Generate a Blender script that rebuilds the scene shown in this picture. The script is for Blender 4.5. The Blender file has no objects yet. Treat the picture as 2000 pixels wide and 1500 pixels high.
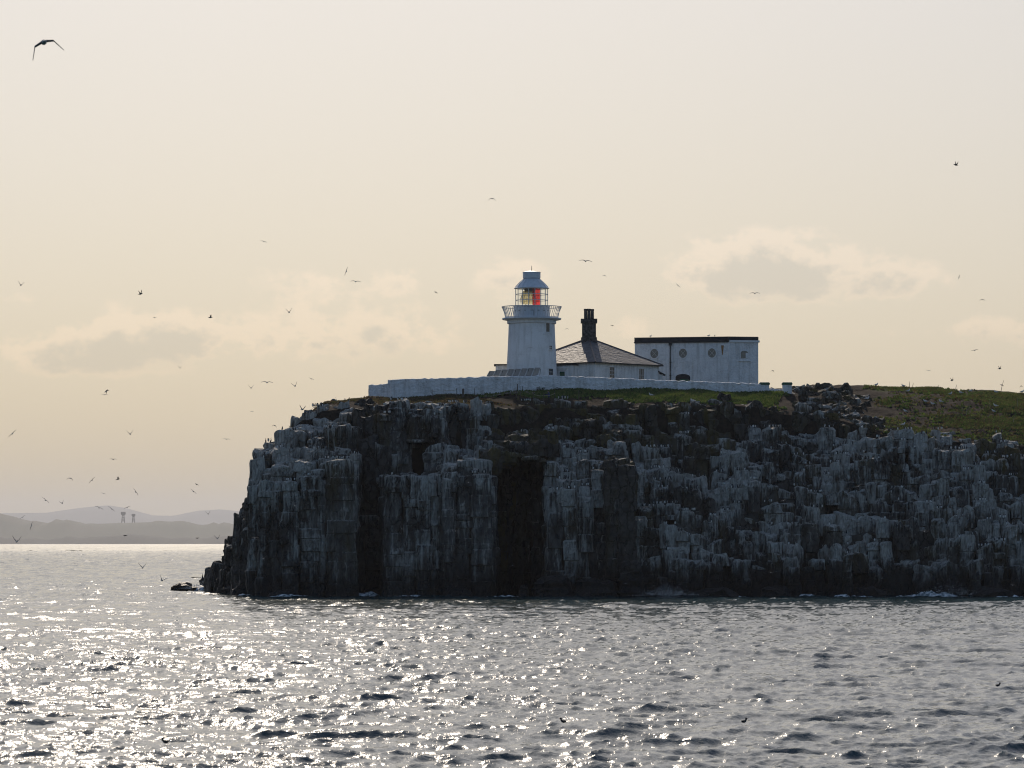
import bpy, bmesh, math, random
import numpy as np
from mathutils import Vector, Matrix

R = math.radians
random.seed(7)
RNG = np.random.default_rng(11)
S = bpy.context.scene
COL = S.collection

# ------------------------------------------------------------------ camera
CAMZ, FPX, HOR = 6.55, 8000.0, 1060.0          # eye height, focal length in photo pixels, horizon row
PITCH = math.atan((HOR - 750) / FPX)
cd = bpy.data.cameras.new('camera')
cam = bpy.data.objects.new('camera', cd)
COL.objects.link(cam)
cam.location = (0, 0, CAMZ)
cam.rotation_euler = (R(90) + PITCH, 0, 0)
cd.sensor_width = 36
cd.lens = 36 * FPX / 2000
cd.clip_start, cd.clip_end = 1.0, 90000
cd.dof.use_dof = True
cd.dof.focus_distance = 535
cd.dof.aperture_fstop = 4.0
S.camera = cam

# ------------------------------------------------------------------ sky and sun
SUN_AZ, SUN_EL = -3.8, 28.0                   # degrees; azimuth from +Y, negative to the west (image left)
w = bpy.data.worlds.new('World')
S.world = w
w.use_nodes = True
wn = w.node_tree
def N(nt, t, **kw):
    n = nt.nodes.new(t)
    for k, v in kw.items():
        setattr(n, k, v)
    return n
sky = N(wn, 'ShaderNodeTexSky', sky_type='NISHITA', sun_disc=False)
sky.sun_elevation, sky.sun_rotation = R(SUN_EL), R(SUN_AZ)
sky.air_density, sky.dust_density, sky.ozone_density = 1.0, 2.8, 2.2
bg = wn.nodes['Background']
bg.inputs[1].default_value = 0.15
gam = N(wn, 'ShaderNodeGamma')                # a thin high veil evens out the clear-sky contrast
gam.inputs[1].default_value = 0.5
wn.links.new(sky.outputs[0], gam.inputs[0])
hsv = N(wn, 'ShaderNodeHueSaturation')
hsv.inputs['Saturation'].default_value = 1.5
wn.links.new(gam.outputs[0], hsv.inputs['Color'])

def math_node(nt, op, a, b=None, c=None, clamp=False):
    n = nt.nodes.new('ShaderNodeMath')
    n.operation = op
    n.use_clamp = clamp
    for i, v in enumerate((a, b, c)):
        if v is None:
            continue
        if isinstance(v, (int, float)):
            n.inputs[i].default_value = v
        else:
            nt.links.new(v, n.inputs[i])
    return n.outputs[0]

def mix_col(nt, fac, a, b, mode='MIX'):
    n = nt.nodes.new('ShaderNodeMix')
    n.data_type, n.blend_type = 'RGBA', mode
    for i, v in ((0, fac), (6, a), (7, b)):
        if isinstance(v, (int, float)):
            n.inputs[i].default_value = v
        elif isinstance(v, tuple):
            n.inputs[i].default_value = (*v, 1)
        else:
            nt.links.new(v, n.inputs[i])
    return n.outputs[2]

SKYC = mix_col(wn, 1.0, hsv.outputs[0], (1.015, 1.065, 1.195), 'MULTIPLY')

def build_clouds():
    """Low fair-weather cumulus banks, in direction space (azimuth, elevation) all the way round the horizon."""
    L = wn.links
    tc = N(wn, 'ShaderNodeTexCoord')
    sep = N(wn, 'ShaderNodeSeparateXYZ')
    L.new(tc.outputs['Generated'], sep.inputs[0])
    az = math_node(wn, 'ARCTAN2', sep.outputs[0], sep.outputs[1])
    el = math_node(wn, 'ARCSINE', sep.outputs[2])
    def tex(sx, sy, scale, detail, rough, off):
        cmb = N(wn, 'ShaderNodeCombineXYZ')
        L.new(math_node(wn, 'MULTIPLY', az, sx), cmb.inputs[0])
        L.new(math_node(wn, 'MULTIPLY', el, sy), cmb.inputs[1])
        cmb.inputs[2].default_value = off
        n = N(wn, 'ShaderNodeTexNoise')
        n.inputs['Scale'].default_value = scale
        n.inputs['Detail'].default_value = detail
        n.inputs['Roughness'].default_value = rough
        L.new(cmb.outputs[0], n.inputs['Vector'])
        return n.outputs[0]
    billow = tex(1, 1.35, 95, 10, 0.62, 3.1)
    wisp = tex(1, 2.2, 34, 6, 0.55, 7.7)
    total = under = None
    # (azimuth deg, elevation deg, half width, half height, weight)
    banks = []
    for px, py, hw, hh, wt in [(270, 665, 150, 44, 1.0), (700, 655, 190, 46, .72), (990, 545, 62, 34, .75),
                               (1490, 520, 150, 50, 1.15), (1740, 545, 130, 34, .5), (590, 548, 110, 30, .42),
                               (790, 545, 60, 30, .45), (70, 585, 80, 16, .4), (1960, 650, 90, 30, .6),
                               (1750, 648, 110, 14, .35), (1210, 640, 70, 28, .4), (80, 700, 120, 30, .5)]:
        banks.append((math.atan((px - 1000) / FPX), math.atan((HOR - py) / FPX), hw * 1.1 / FPX, hh * 1.2 / FPX, wt * 1.15))
    for a, e, hw, hh, wt in banks:
        dx = math_node(wn, 'DIVIDE', math_node(wn, 'SUBTRACT', az, a), hw)
        dy = math_node(wn, 'DIVIDE', math_node(wn, 'SUBTRACT', el, e), hh)
        r2 = math_node(wn, 'ADD', math_node(wn, 'MULTIPLY', dx, dx), math_node(wn, 'MULTIPLY', dy, dy))
        g = math_node(wn, 'MULTIPLY', math_node(wn, 'EXPONENT', math_node(wn, 'MULTIPLY', r2, -0.8)), wt)
        total = g if total is None else math_node(wn, 'ADD', total, g)
        ud = math_node(wn, 'MULTIPLY', g, dy)
        under = ud if under is None else math_node(wn, 'ADD', under, ud)
    # the same low banks all round the rest of the horizon
    band = math_node(wn, 'DIVIDE', math_node(wn, 'SUBTRACT', el, .056), .016)
    band = math_node(wn, 'EXPONENT', math_node(wn, 'MULTIPLY', math_node(wn, 'MULTIPLY', band, band), -1.0))
    rest = tex(1, 1, 14, 2, .5, 21.0)
    away = N(wn, 'ShaderNodeMapRange', interpolation_type='SMOOTHSTEP')
    L.new(math_node(wn, 'ABSOLUTE', az), away.inputs[0]); away.inputs[1].default_value = .13; away.inputs[2].default_value = .19
    mrr = N(wn, 'ShaderNodeMapRange', interpolation_type='SMOOTHSTEP')
    L.new(rest, mrr.inputs[0]); mrr.inputs[1].default_value = .5; mrr.inputs[2].default_value = .68
    total = math_node(wn, 'ADD', total, math_node(wn, 'MULTIPLY', math_node(wn, 'MULTIPLY', band, mrr.outputs[0]), away.outputs[0]))
    # body of the cloud: bank mask broken up by billows
    d = math_node(wn, 'ADD', total, math_node(wn, 'MULTIPLY', math_node(wn, 'MULTIPLY', math_node(wn, 'SUBTRACT', billow, 0.5), 2.6), math_node(wn, 'MULTIPLY', total, 1.6, clamp=True)))
    mr = N(wn, 'ShaderNodeMapRange', interpolation_type='SMOOTHSTEP')
    L.new(d, mr.inputs[0]); mr.inputs[1].default_value = .30; mr.inputs[2].default_value = .66
    core = N(wn, 'ShaderNodeMapRange', interpolation_type='SMOOTHSTEP')
    L.new(math_node(wn, 'SUBTRACT', math_node(wn, 'ADD', d, math_node(wn, 'MULTIPLY', math_node(wn, 'SUBTRACT', wisp, 0.5), 0.9)), math_node(wn, 'MULTIPLY', under, .75)), core.inputs[0])
    core.inputs[1].default_value = .62; core.inputs[2].default_value = 1.25
    lit = mix_col(wn, 1.0, SKYC, (1.13, 1.085, 1.07), 'MULTIPLY')
    dark = mix_col(wn, 1.0, SKYC, (0.89, 0.905, 0.935), 'MULTIPLY')
    ccol = mix_col(wn, core.outputs[0], lit, dark)
    fac = math_node(wn, 'MULTIPLY', mr.outputs[0], 1.0)
    out = mix_col(wn, fac, SKYC, ccol)
    L.new(out, bg.inputs[0])
build_clouds()

sl = bpy.data.lights.new('sun', 'SUN')
sl.energy, sl.angle, sl.color = 2.7, R(0.53), (1.0, 0.86, 0.70)
sun = bpy.data.objects.new('sun', sl)
COL.objects.link(sun)
SDIR = Vector((math.sin(R(SUN_AZ)) * math.cos(R(SUN_EL)), math.cos(R(SUN_AZ)) * math.cos(R(SUN_EL)), math.sin(R(SUN_EL))))
sun.rotation_euler = SDIR.to_track_quat('Z', 'Y').to_euler()

vs = S.view_settings
vs.view_transform, vs.look, vs.exposure, vs.gamma = 'Standard', 'None', 0.11, 1.0
S.render.engine = 'CYCLES'
S.cycles.use_denoising = True
S.cycles.sample_clamp_direct = 6.0
S.cycles.sample_clamp_indirect = 4.0
S.cycles.filter_width = 1.1
S.cycles.max_bounces = 6
S.cycles.volume_bounces = 0
S.cycles.transparent_max_bounces = 12
S.cycles.caustics_reflective = False
S.cycles.caustics_refractive = False

# ------------------------------------------------------------------ helpers
def zof(py, D):
    """height of the photo row py at depth D"""
    t = (HOR - py)
    return CAMZ + D * math.tan(math.atan((750 - py) / FPX) + PITCH)
def xof(px, D):
    return (px - 1000) * D / FPX
def at(px, py, D):
    return Vector((xof(px, D), D, zof(py, D)))

def tag(o, label=None, cat=None, group=None, kind=None):
    for k, v in (('label', label), ('category', cat), ('group', group), ('kind', kind)):
        if v:
            o[k] = v
    return o
def thing(name, loc, label, cat, rz=0.0, group=None):
    o = bpy.data.objects.new(name, None)
    o.empty_display_size = .3
    COL.objects.link(o)
    o.location = loc
    o.rotation_euler = (0, 0, rz)
    return tag(o, label, cat, group)

def mesh_obj(name, verts, faces, mat=None, parent=None, smooth=False, loc=None):
    me = bpy.data.meshes.new(name)
    me.from_pydata([tuple(v) for v in verts], [], faces)
    if smooth:
        me.polygons.foreach_set('use_smooth', [True] * len(me.polygons))
    if mat:
        me.materials.append(mat)
    me.update()
    o = bpy.data.objects.new(name, me)
    COL.objects.link(o)
    if parent:
        o.parent = parent
    if loc is not None:
        o.location = loc
    return o

class MB:
    def __init__(s):
        s.v, s.f = [], []
    def quadbox(s, P):
        n = len(s.v)
        s.v += [tuple(p) for p in P]
        s.f += [tuple(n + i for i in q) for q in ((0, 3, 2, 1), (4, 5, 6, 7), (0, 1, 5, 4), (1, 2, 6, 5), (2, 3, 7, 6), (3, 0, 4, 7))]
        return s
    def box(s, x0, x1, y0, y1, z0, z1):
        return s.quadbox([(x0, y0, z0), (x1, y0, z0), (x1, y1, z0), (x0, y1, z0), (x0, y0, z1), (x1, y0, z1), (x1, y1, z1), (x0, y1, z1)])
    def fbox(s, fr, u0, u1, n0, n1, z0, z1):
        """box in a wall frame: u along the wall, n outward, z up"""
        return s.quadbox([fr(u0, n1, z0), fr(u1, n1, z0), fr(u1, n0, z0), fr(u0, n0, z0), fr(u0, n1, z1), fr(u1, n1, z1), fr(u1, n0, z1), fr(u0, n0, z1)])
    def lathe(s, prof, seg=48, cx=0, cy=0, a0=0.0, a1=2 * math.pi, close=True):
        n = len(s.v)
        full = abs(a1 - a0 - 2 * math.pi) < 1e-6
        m = seg if full else seg + 1
        for r, z in prof:
            for i in range(m):
                a = a0 + (a1 - a0) * i / seg
                s.v.append((cx + r * math.cos(a), cy + r * math.sin(a), z))
        for j in range(len(prof) - 1):
            for i in range(seg):
                k = (i + 1) % m
                s.f.append((n + j * m + i, n + j * m + k, n + (j + 1) * m + k, n + (j + 1) * m + i))
        if close and full:
            s.f.append(tuple(n + i for i in reversed(range(m))))
            s.f.append(tuple(n + (len(prof) - 1) * m + i for i in range(m)))
        return s
    def tube(s, pts, r, seg=6):
        pts = [Vector(p) for p in pts]
        n = len(s.v)
        rs = r if isinstance(r, (list, tuple)) else [r] * len(pts)
        for i, p in enumerate(pts):
            d = (pts[min(i + 1, len(pts) - 1)] - pts[max(i - 1, 0)]).normalized()
            a = d.orthogonal().normalized() if abs(d.z) > .95 else d.cross(Vector((0, 0, 1))).normalized()
            b = d.cross(a).normalized()
            for k in range(seg):
                t = 2 * math.pi * k / seg
                s.v.append(tuple(p + a * (math.cos(t) * rs[i]) + b * (math.sin(t) * rs[i])))
        for i in range(len(pts) - 1):
            for k in range(seg):
                q = (k + 1) % seg
                s.f.append((n + i * seg + k, n + i * seg + q, n + (i + 1) * seg + q, n + (i + 1) * seg + k))
        s.f.append(tuple(n + k for k in reversed(range(seg))))
        s.f.append(tuple(n + (len(pts) - 1) * seg + k for k in range(seg)))
        return s
    def poly(s, pts):
        n = len(s.v)
        s.v += [tuple(p) for p in pts]
        s.f.append(tuple(range(n, n + len(pts))))
        return s
    def prism(s, pts, z0, z1):
        n, m = len(s.v), len(pts)
        s.v += [(x, y, z0) for x, y in pts] + [(x, y, z1) for x, y in pts]
        s.f.append(tuple(n + i for i in reversed(range(m))))
        s.f.append(tuple(n + m + i for i in range(m)))
        for i in range(m):
            k = (i + 1) % m
            s.f.append((n + i, n + k, n + m + k, n + m + i))
        return s
    def build(s, name, mat, parent=None, smooth=False, loc=None):
        return mesh_obj(name, s.v, s.f, mat, parent, smooth, loc)

def smooth_by_angle(o, ang=35):
    bm = bmesh.new(); bm.from_mesh(o.data)
    for f in bm.faces: f.smooth = True
    for e in bm.edges:
        if len(e.link_faces) == 2 and e.calc_face_angle() > R(ang): e.smooth = False
    bm.to_mesh(o.data); bm.free()
    return o

# hash value noise, vectorised
def _h(ix, iy, iz):
    h = (ix.astype(np.int64) * 374761393 + iy.astype(np.int64) * 668265263 + iz.astype(np.int64) * 2147483647) & 0xFFFFFFFF
    h = ((h ^ (h >> 13)) * 1274126177) & 0xFFFFFFFF
    return ((h ^ (h >> 16)) & 0xFFFF) / 65535.0
def vnoise(x, y, z):
    x, y, z = np.broadcast_arrays(np.asarray(x, float), np.asarray(y, float), np.asarray(z, float))
    ix, iy, iz = np.floor(x), np.floor(y), np.floor(z)
    fx, fy, fz = x - ix, y - iy, z - iz
    fx, fy, fz = (t * t * (3 - 2 * t) for t in (fx, fy, fz))
    r = 0
    for dx in (0, 1):
        for dy in (0, 1):
            for dz in (0, 1):
                r = r + _h(ix + dx, iy + dy, iz + dz) * (fx if dx else 1 - fx) * (fy if dy else 1 - fy) * (fz if dz else 1 - fz)
    return r * 2 - 1
def fbm(x, y, z, o=3):
    a, r = 1.0, 0
    for i in range(o):
        r = r + a * vnoise(np.asarray(x) * 2 ** i + 17.3 * i, np.asarray(y) * 2 ** i - 9.1 * i, np.asarray(z) * 2 ** i + 4.7 * i)
        a *= .5
    return r

# ------------------------------------------------------------------ materials
def mat(name):
    m = bpy.data.materials.new(name)
    m.use_nodes = True
    nt = m.node_tree
    return m, nt, nt.nodes['Principled BSDF'], nt.links
def noise_tex(nt, vec, scale, detail=4, rough=.55, dist=0.0):
    n = nt.nodes.new('ShaderNodeTexNoise')
    n.inputs['Scale'].default_value = scale
    n.inputs['Detail'].default_value = detail
    n.inputs['Roughness'].default_value = rough
    n.inputs['Distortion'].default_value = dist
    if vec is not None:
        nt.links.new(vec, n.inputs['Vector'])
    return n.outputs[0]
def mapping(nt, vec, scale):
    n = nt.nodes.new('ShaderNodeMapping')
    n.inputs['Scale'].default_value = scale
    nt.links.new(vec, n.inputs['Vector'])
    return n.outputs[0]
def ramp(nt, fac, a, b, lo=.3, hi=.7):
    n = nt.nodes.new('ShaderNodeMapRange')
    n.interpolation_type = 'SMOOTHSTEP'
    nt.links.new(fac, n.inputs[0])
    n.inputs[1].default_value, n.inputs[2].default_value = lo, hi
    n.inputs[3].default_value, n.inputs[4].default_value = a, b
    return n.outputs[0]
def bump(nt, h, strength, dist):
    n = nt.nodes.new('ShaderNodeBump')
    n.inputs['Strength'].default_value = strength
    n.inputs['Distance'].default_value = dist
    nt.links.new(h, n.inputs['Height'])
    return n.outputs[0]
def simple(name, col, rough=.6, var=.15, scale=2.0, metallic=0.0, bmp=0.0, col2=None):
    m, nt, b, L = mat(name)
    tc = nt.nodes.new('ShaderNodeTexCoord')
    f = noise_tex(nt, tc.outputs['Object'], scale, 5)
    c2 = col2 or tuple(c * (1 - var * 2) for c in col)
    L.new(mix_col(nt, ramp(nt, f, 0, 1, .35, .7), col, c2), b.inputs['Base Color'])
    b.inputs['Roughness'].default_value = rough
    b.inputs['Metallic'].default_value = metallic
    if bmp:
        L.new(bump(nt, noise_tex(nt, tc.outputs['Object'], scale * 4, 4), bmp, .05), b.inputs['Normal'])
    return m

def white_wall(name, col, dirt, bscale, bstr, bdist):
    """limewashed masonry: rough relief, streaky weathering, small chips"""
    m, nt, b, L = mat(name)
    tc = nt.nodes.new('ShaderNodeTexCoord')
    o = tc.outputs['Object']
    streak = noise_tex(nt, mapping(nt, o, (2.2, 2.2, .22)), 1.0, 5, .6)
    blot = noise_tex(nt, o, .7, 6, .65)
    chip = noise_tex(nt, o, 5.5, 3, .6)
    c = mix_col(nt, ramp(nt, streak, 0, dirt, .42, .75), col, (.46, .46, .44))
    c = mix_col(nt, ramp(nt, blot, 0, dirt * .9, .45, .75), c, (.50, .50, .50))
    vo = nt.nodes.new('ShaderNodeTexVoronoi'); vo.feature = 'DISTANCE_TO_EDGE'; vo.inputs['Scale'].default_value = 2.3
    L.new(mapping(nt, o, (1, 1, 1.7)), vo.inputs['Vector'])
    stone = math_node(nt, 'MULTIPLY', ramp(nt, vo.outputs['Distance'], 1, 0, .0, .09), ramp(nt, blot, .15, 1, .35, .65))
    c = mix_col(nt, math_node(nt, 'MULTIPLY', stone, dirt * .55), c, (.34, .34, .34))
    c = mix_col(nt, ramp(nt, chip, 0, .75, .69, .76), c, (.20, .20, .20))
    L.new(c, b.inputs['Base Color'])
    b.inputs['Roughness'].default_value = .8
    h = noise_tex(nt, o, bscale, 4, .6)
    L.new(bump(nt, h, bstr, bdist), b.inputs['Normal'])
    return m
M = {}
M['tower'] = white_wall('tower_paint', (.82, .84, .86), .4, 5, .35, .05)
M['render'] = white_wall('white_render', (.81, .82, .83), .7, 3.5, .9, .12)
M['rubble'] = white_wall('limewashed_rubble', (.81, .82, .83), .7, 2.8, 1.0, .25)
M['trim'] = simple('white_trim', (.76, .77, .78), .5, .06, 3)
M['lantern'] = simple('lantern_paint', (.62, .66, .70), .4, .08, 2)
M['rail'] = simple('rail_paint', (.60, .62, .64), .45, .1, 3)
M['slate'] = simple('roof_slate', (.17, .175, .19), .62, .18, 1.6, col2=(.11, .11, .12))
M['slate'].node_tree.nodes['Principled BSDF'].inputs['Specular IOR Level'].default_value = .25
M['lead'] = simple('lead_ridge', (.13, .10, .095), .5, .2, 2)
M['tar'] = simple('tarred_stack', (.022, .022, .024), .8, .2, 3, col2=(.10, .10, .10), bmp=.4)
M['black'] = simple('black_iron', (.02, .02, .022), .55, .2, 3)
M['felt'] = simple('roof_felt', (.045, .045, .05), .85, .25, 1.5, bmp=.3)
M['green'] = simple('green_paint', (.02, .11, .055), .5, .2, 3)
M['rust'] = simple('rust', (.33, .17, .06), .9, .2, 4)
M['wood'] = simple('weathered_wood', (.12, .10, .085), .85, .2, 5)
M['rope'] = simple('rope', (.45, .40, .28), .9, .1, 8)
M['panel'] = simple('solar_back', (.34, .35, .36), .45, .08, 2)
M['brass'] = simple('brass', (.55, .40, .16), .3, .1, 5, metallic=1.0)
M['soilpath'] = simple('bare_earth', (.22, .17, .13), .95, .15, 2)
M['cane'] = simple('dry_cane', (.30, .25, .18), .8, .1, 5)

def glass_mat(name, col, rough, dark=True):
    m, nt, b, L = mat(name)
    if dark:
        b.inputs['Base Color'].default_value = (*col, 1)
        b.inputs['Roughness'].default_value = rough
        b.inputs['Specular IOR Level'].default_value = .9
    else:
        nt.nodes.remove(b)
        tr = nt.nodes.new('ShaderNodeBsdfTransparent'); tr.inputs[0].default_value = (*col, 1)
        gl = nt.nodes.new('ShaderNodeBsdfGlossy'); gl.inputs[1].default_value = rough
        mx = nt.nodes.new('ShaderNodeMixShader')
        mx.inputs[0].default_value = .05; L.new(tr.outputs[0], mx.inputs[1]); L.new(gl.outputs[0], mx.inputs[2])
        L.new(mx.outputs[0], nt.nodes['Material Output'].inputs[0])
    return m
M['window'] = glass_mat('window_glass', (.025, .03, .035), .08)
M['porthole'] = glass_mat('porthole_glass', (.15, .145, .13), .15)  # bright sky showing through the panes is painted in as a paler base
M['pane'] = glass_mat('lantern_glass', (.96, .97, .96), .03, False)
def translucent(name, col, tcol):
    m, nt, b, L = mat(name)
    tr = nt.nodes.new('ShaderNodeBsdfTranslucent'); tr.inputs[0].default_value = (*col, 1)
    tp = nt.nodes.new('ShaderNodeBsdfTransparent'); tp.inputs[0].default_value = (*tcol, 1)
    mx = nt.nodes.new('ShaderNodeMixShader'); mx.inputs[0].default_value = .55
    L.new(tr.outputs[0], mx.inputs[1]); L.new(tp.outputs[0], mx.inputs[2])
    m2 = nt.nodes.new('ShaderNodeMixShader'); m2.inputs[0].default_value = .06
    L.new(mx.outputs[0], m2.inputs[1]); L.new(b.outputs[0], m2.inputs[2])
    b.inputs['Roughness'].default_value = .1
    b.inputs['Base Color'].default_value = (*col, 1)
    L.new(m2.outputs[0], nt.nodes['Material Output'].inputs[0])
    return m
M['red'] = translucent('red_sector_glass', (.78, .03, .04), (.93, .09, .09))
M['lens'] = translucent('lens_glass', (.85, .78, .55), (.97, .92, .74))

def rock_mat():
    m, nt, b, L = mat('dolerite')
    tc = nt.nodes.new('ShaderNodeTexCoord')
    geo = nt.nodes.new('ShaderNodeNewGeometry')
    pos = geo.outputs['Position']
    at_ = nt.nodes.new('ShaderNodeAttribute'); at_.attribute_name = 'rockinfo'
    sp = nt.nodes.new('ShaderNodeSeparateColor'); L.new(at_.outputs['Color'], sp.inputs[0])
    below, guano, lichen = sp.outputs[0], sp.outputs[1], sp.outputs[2]
    sz = nt.nodes.new('ShaderNodeSeparateXYZ'); L.new(pos, sz.inputs[0])
    sn = nt.nodes.new('ShaderNodeSeparateXYZ'); L.new(geo.outputs['Normal'], sn.inputs[0])
    grain = noise_tex(nt, pos, 1.1, 7, .65)
    big = noise_tex(nt, mapping(nt, pos, (.5, .5, .25)), .6, 4, .6)
    vor = nt.nodes.new('ShaderNodeTexVoronoi'); vor.feature = 'DISTANCE_TO_EDGE'; vor.inputs['Scale'].default_value = .9
    wv = nt.nodes.new('ShaderNodeVectorMath'); wv.operation = 'ADD'
    nv = nt.nodes.new('ShaderNodeTexNoise'); nv.inputs['Scale'].default_value = 1.3; nv.inputs['Detail'].default_value = 3; L.new(pos, nv.inputs['Vector'])
    L.new(mapping(nt, pos, (1.1, 1.1, .42)), wv.inputs[0]); L.new(nv.outputs['Color'], wv.inputs[1]); L.new(wv.outputs[0], vor.inputs['Vector'])
    crack = ramp(nt, vor.outputs['Distance'], 0, 1, .0, .07)
    rock = mix_col(nt, ramp(nt, grain, 0, 1, .3, .7), (.034, .032, .031), (.095, .088, .08))
    rock = mix_col(nt, crack, (.014, .013, .013), rock)
    rock = mix_col(nt, ramp(nt, big, 0, .7, .45, .75), rock, (.060, .054, .048))
    rock = mix_col(nt, math_node(nt, 'MULTIPLY', lichen, ramp(nt, noise_tex(nt, mapping(nt, pos, (1, 1, .35)), .9, 5, .6), .15, 1, .38, .62)), rock, (.105, .082, .03))
    # guano: runs down from the ledges in narrow drips, patchy in between
    st = noise_tex(nt, mapping(nt, pos, (3.0, 3.0, .10)), 1.0, 5, .62, .6)
    st2 = noise_tex(nt, mapping(nt, pos, (1.1, 1.1, .3)), 1.0, 5, .65)
    fine = noise_tex(nt, mapping(nt, pos, (7, 7, 1.2)), 1.0, 4, .6)
    v = math_node(nt, 'ADD', math_node(nt, 'MULTIPLY', guano, 1.5), math_node(nt, 'MULTIPLY', math_node(nt, 'SUBTRACT', st, .5), 3.0))
    v = math_node(nt, 'ADD', v, math_node(nt, 'MULTIPLY', math_node(nt, 'SUBTRACT', st2, .5), 2.8))
    v = math_node(nt, 'ADD', v, math_node(nt, 'MULTIPLY', math_node(nt, 'SUBTRACT', fine, .5), 1.6))
    reg = noise_tex(nt, mapping(nt, pos, (.16, .16, .16)), 1.0, 2, .5)
    v = math_node(nt, 'ADD', v, math_node(nt, 'MULTIPLY', math_node(nt, 'SUBTRACT', reg, .5), 2.6))
    v = math_node(nt, 'SUBTRACT', v, below)
    v = math_node(nt, 'ADD', v, math_node(nt, 'MULTIPLY', math_node(nt, 'MAXIMUM', sn.outputs[2], 0), .5))
    gm = math_node(nt, 'MULTIPLY', ramp(nt, v, 0, .9, .25, 1.15), ramp(nt, guano, 0, 1, .02, .25))
    gcol = mix_col(nt, ramp(nt, fine, 0, 1, .3, .7), (.56, .55, .51), (.28, .265, .235))
    film = math_node(nt, 'MULTIPLY', ramp(nt, guano, 0, .6, .1, .7), ramp(nt, math_node(nt, 'ADD', reg, math_node(nt, 'MULTIPLY', math_node(nt, 'SUBTRACT', st2, .5), .8)), 0, 1, .32, .62))
    rock = mix_col(nt, film, rock, (.19, .185, .172))
    c = mix_col(nt, gm, rock, gcol)
    # splash zone: black algae and wet rock up to the tide line
    tide = math_node(nt, 'ADD', sz.outputs[2], math_node(nt, 'MULTIPLY', math_node(nt, 'SUBTRACT', st2, .5), 5.0))
    wet = ramp(nt, tide, 1, 0, 1.2, 5.5)
    c = mix_col(nt, math_node(nt, 'MULTIPLY', wet, .92), c, (.016, .0155, .016))
    L.new(c, b.inputs['Base Color'])
    L.new(ramp(nt, wet, .82, .5, 0, 1), b.inputs['Roughness'])
    b.inputs['Specular IOR Level'].default_value = .2
    hb = math_node(nt, 'ADD', math_node(nt, 'ADD', noise_tex(nt, pos, 2.6, 6, .65), math_node(nt, 'MULTIPLY', st2, .8)), math_node(nt, 'MULTIPLY', crack, .5))
    L.new(bump(nt, hb, 1.0, .3), b.inputs['Normal'])
    return m
M['rock'] = rock_mat()

def ground_mat():
    m, nt, b, L = mat('turf_and_soil')
    geo = nt.nodes.new('ShaderNodeNewGeometry'); pos = geo.outputs['Position']
    at_ = nt.nodes.new('ShaderNodeAttribute'); at_.attribute_name = 'turf'
    f = noise_tex(nt, pos, 1.3, 6, .65)
    f2 = noise_tex(nt, pos, .35, 4, .6)
    soil = mix_col(nt, ramp(nt, f, 0, 1, .35, .7), (.026, .021, .017), (.055, .04, .03))
    grass = mix_col(nt, ramp(nt, f, 0, 1, .3, .7), (.032, .046, .014), (.07, .07, .028))
    k = math_node(nt, 'ADD', at_.outputs['Fac'], math_node(nt, 'MULTIPLY', math_node(nt, 'SUBTRACT', f2, .5), .9))
    L.new(mix_col(nt, ramp(nt, k, 0, 1, .35, .65), soil, grass), b.inputs['Base Color'])
    b.inputs['Roughness'].default_value = 1.0
    b.inputs['Specular IOR Level'].default_value = .05
    L.new(bump(nt, noise_tex(nt, pos, 4, 5, .6), .9, .25), b.inputs['Normal'])
    return m
M['ground'] = ground_mat()

def vcol_mat(name, rough=.7, trans=0.0):
    m, nt, b, L = mat(name)
    a = nt.nodes.new('ShaderNodeAttribute'); a.attribute_name = 'tint'
    n = noise_tex(nt, None, 9, 3)
    L.new(mix_col(nt, ramp(nt, n, 0, .25, .4, .7), a.outputs['Color'], (.05, .05, .05), 'MIX'), b.inputs['Base Color'])
    b.inputs['Roughness'].default_value = rough
    if trans:
        tr = nt.nodes.new('ShaderNodeBsdfTranslucent'); L.new(a.outputs['Color'], tr.inputs[0])
        mx = nt.nodes.new('ShaderNodeMixShader'); mx.inputs[0].default_value = trans
        L.new(b.outputs[0], mx.inputs[1]); L.new(tr.outputs[0], mx.inputs[2])
        L.new(mx.outputs[0], nt.nodes['Material Output'].inputs[0])
    return m
M['plumage'] = vcol_mat('plumage', .8, 0)
M['blade'] = vcol_mat('grass_blade', .8, .35)
M['cloth'] = vcol_mat('clothing', .85)
def set_tint(me, cols, name='tint'):
    a = me.color_attributes.new(name, 'FLOAT_COLOR', 'POINT')
    c = np.ones((len(me.vertices), 4), np.float32)
    c[:, :3] = cols
    a.data.foreach_set('color', c.ravel())

# ------------------------------------------------------------------ sea
def ocean_tile(Lm, n, lam_lo, lam_hi, wind, spread, seed):
    """height and horizontal displacement of a periodic wave field with wavelengths in [lam_lo, lam_hi]"""
    g = np.random.default_rng(seed)
    k1 = 2 * math.pi * np.fft.fftfreq(n, Lm / n)
    KX, KY = np.meshgrid(k1, k1)
    K = np.hypot(KX, KY); K[0, 0] = 1e-6
    cosd = (KX * math.cos(wind) + KY * math.sin(wind)) / K
    band = (K < 2 * math.pi / lam_lo) & (K > 2 * math.pi / lam_hi)
    kp = 2 * math.pi / 5.5
    amp = np.where(band, K ** (-2.0 if lam_hi > 5 else -1.85) * np.exp(-.5 * (kp / K) ** 2) * (np.abs(cosd) ** spread + (.07 if lam_hi > 5 else .16)) * np.where(cosd < 0, .35, 1), 0)
    H = amp * (g.normal(size=K.shape) + 1j * g.normal(size=K.shape))
    h = np.fft.ifft2(H).real
    dx = np.fft.ifft2(H * 1j * KX / K).real
    dy = np.fft.ifft2(H * 1j * KY / K).real
    sx = np.fft.ifft2(H * 1j * KX).real; sy = np.fft.ifft2(H * 1j * KY).real
    return h, dx, dy, math.sqrt((sx ** 2 + sy ** 2).mean())
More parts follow.
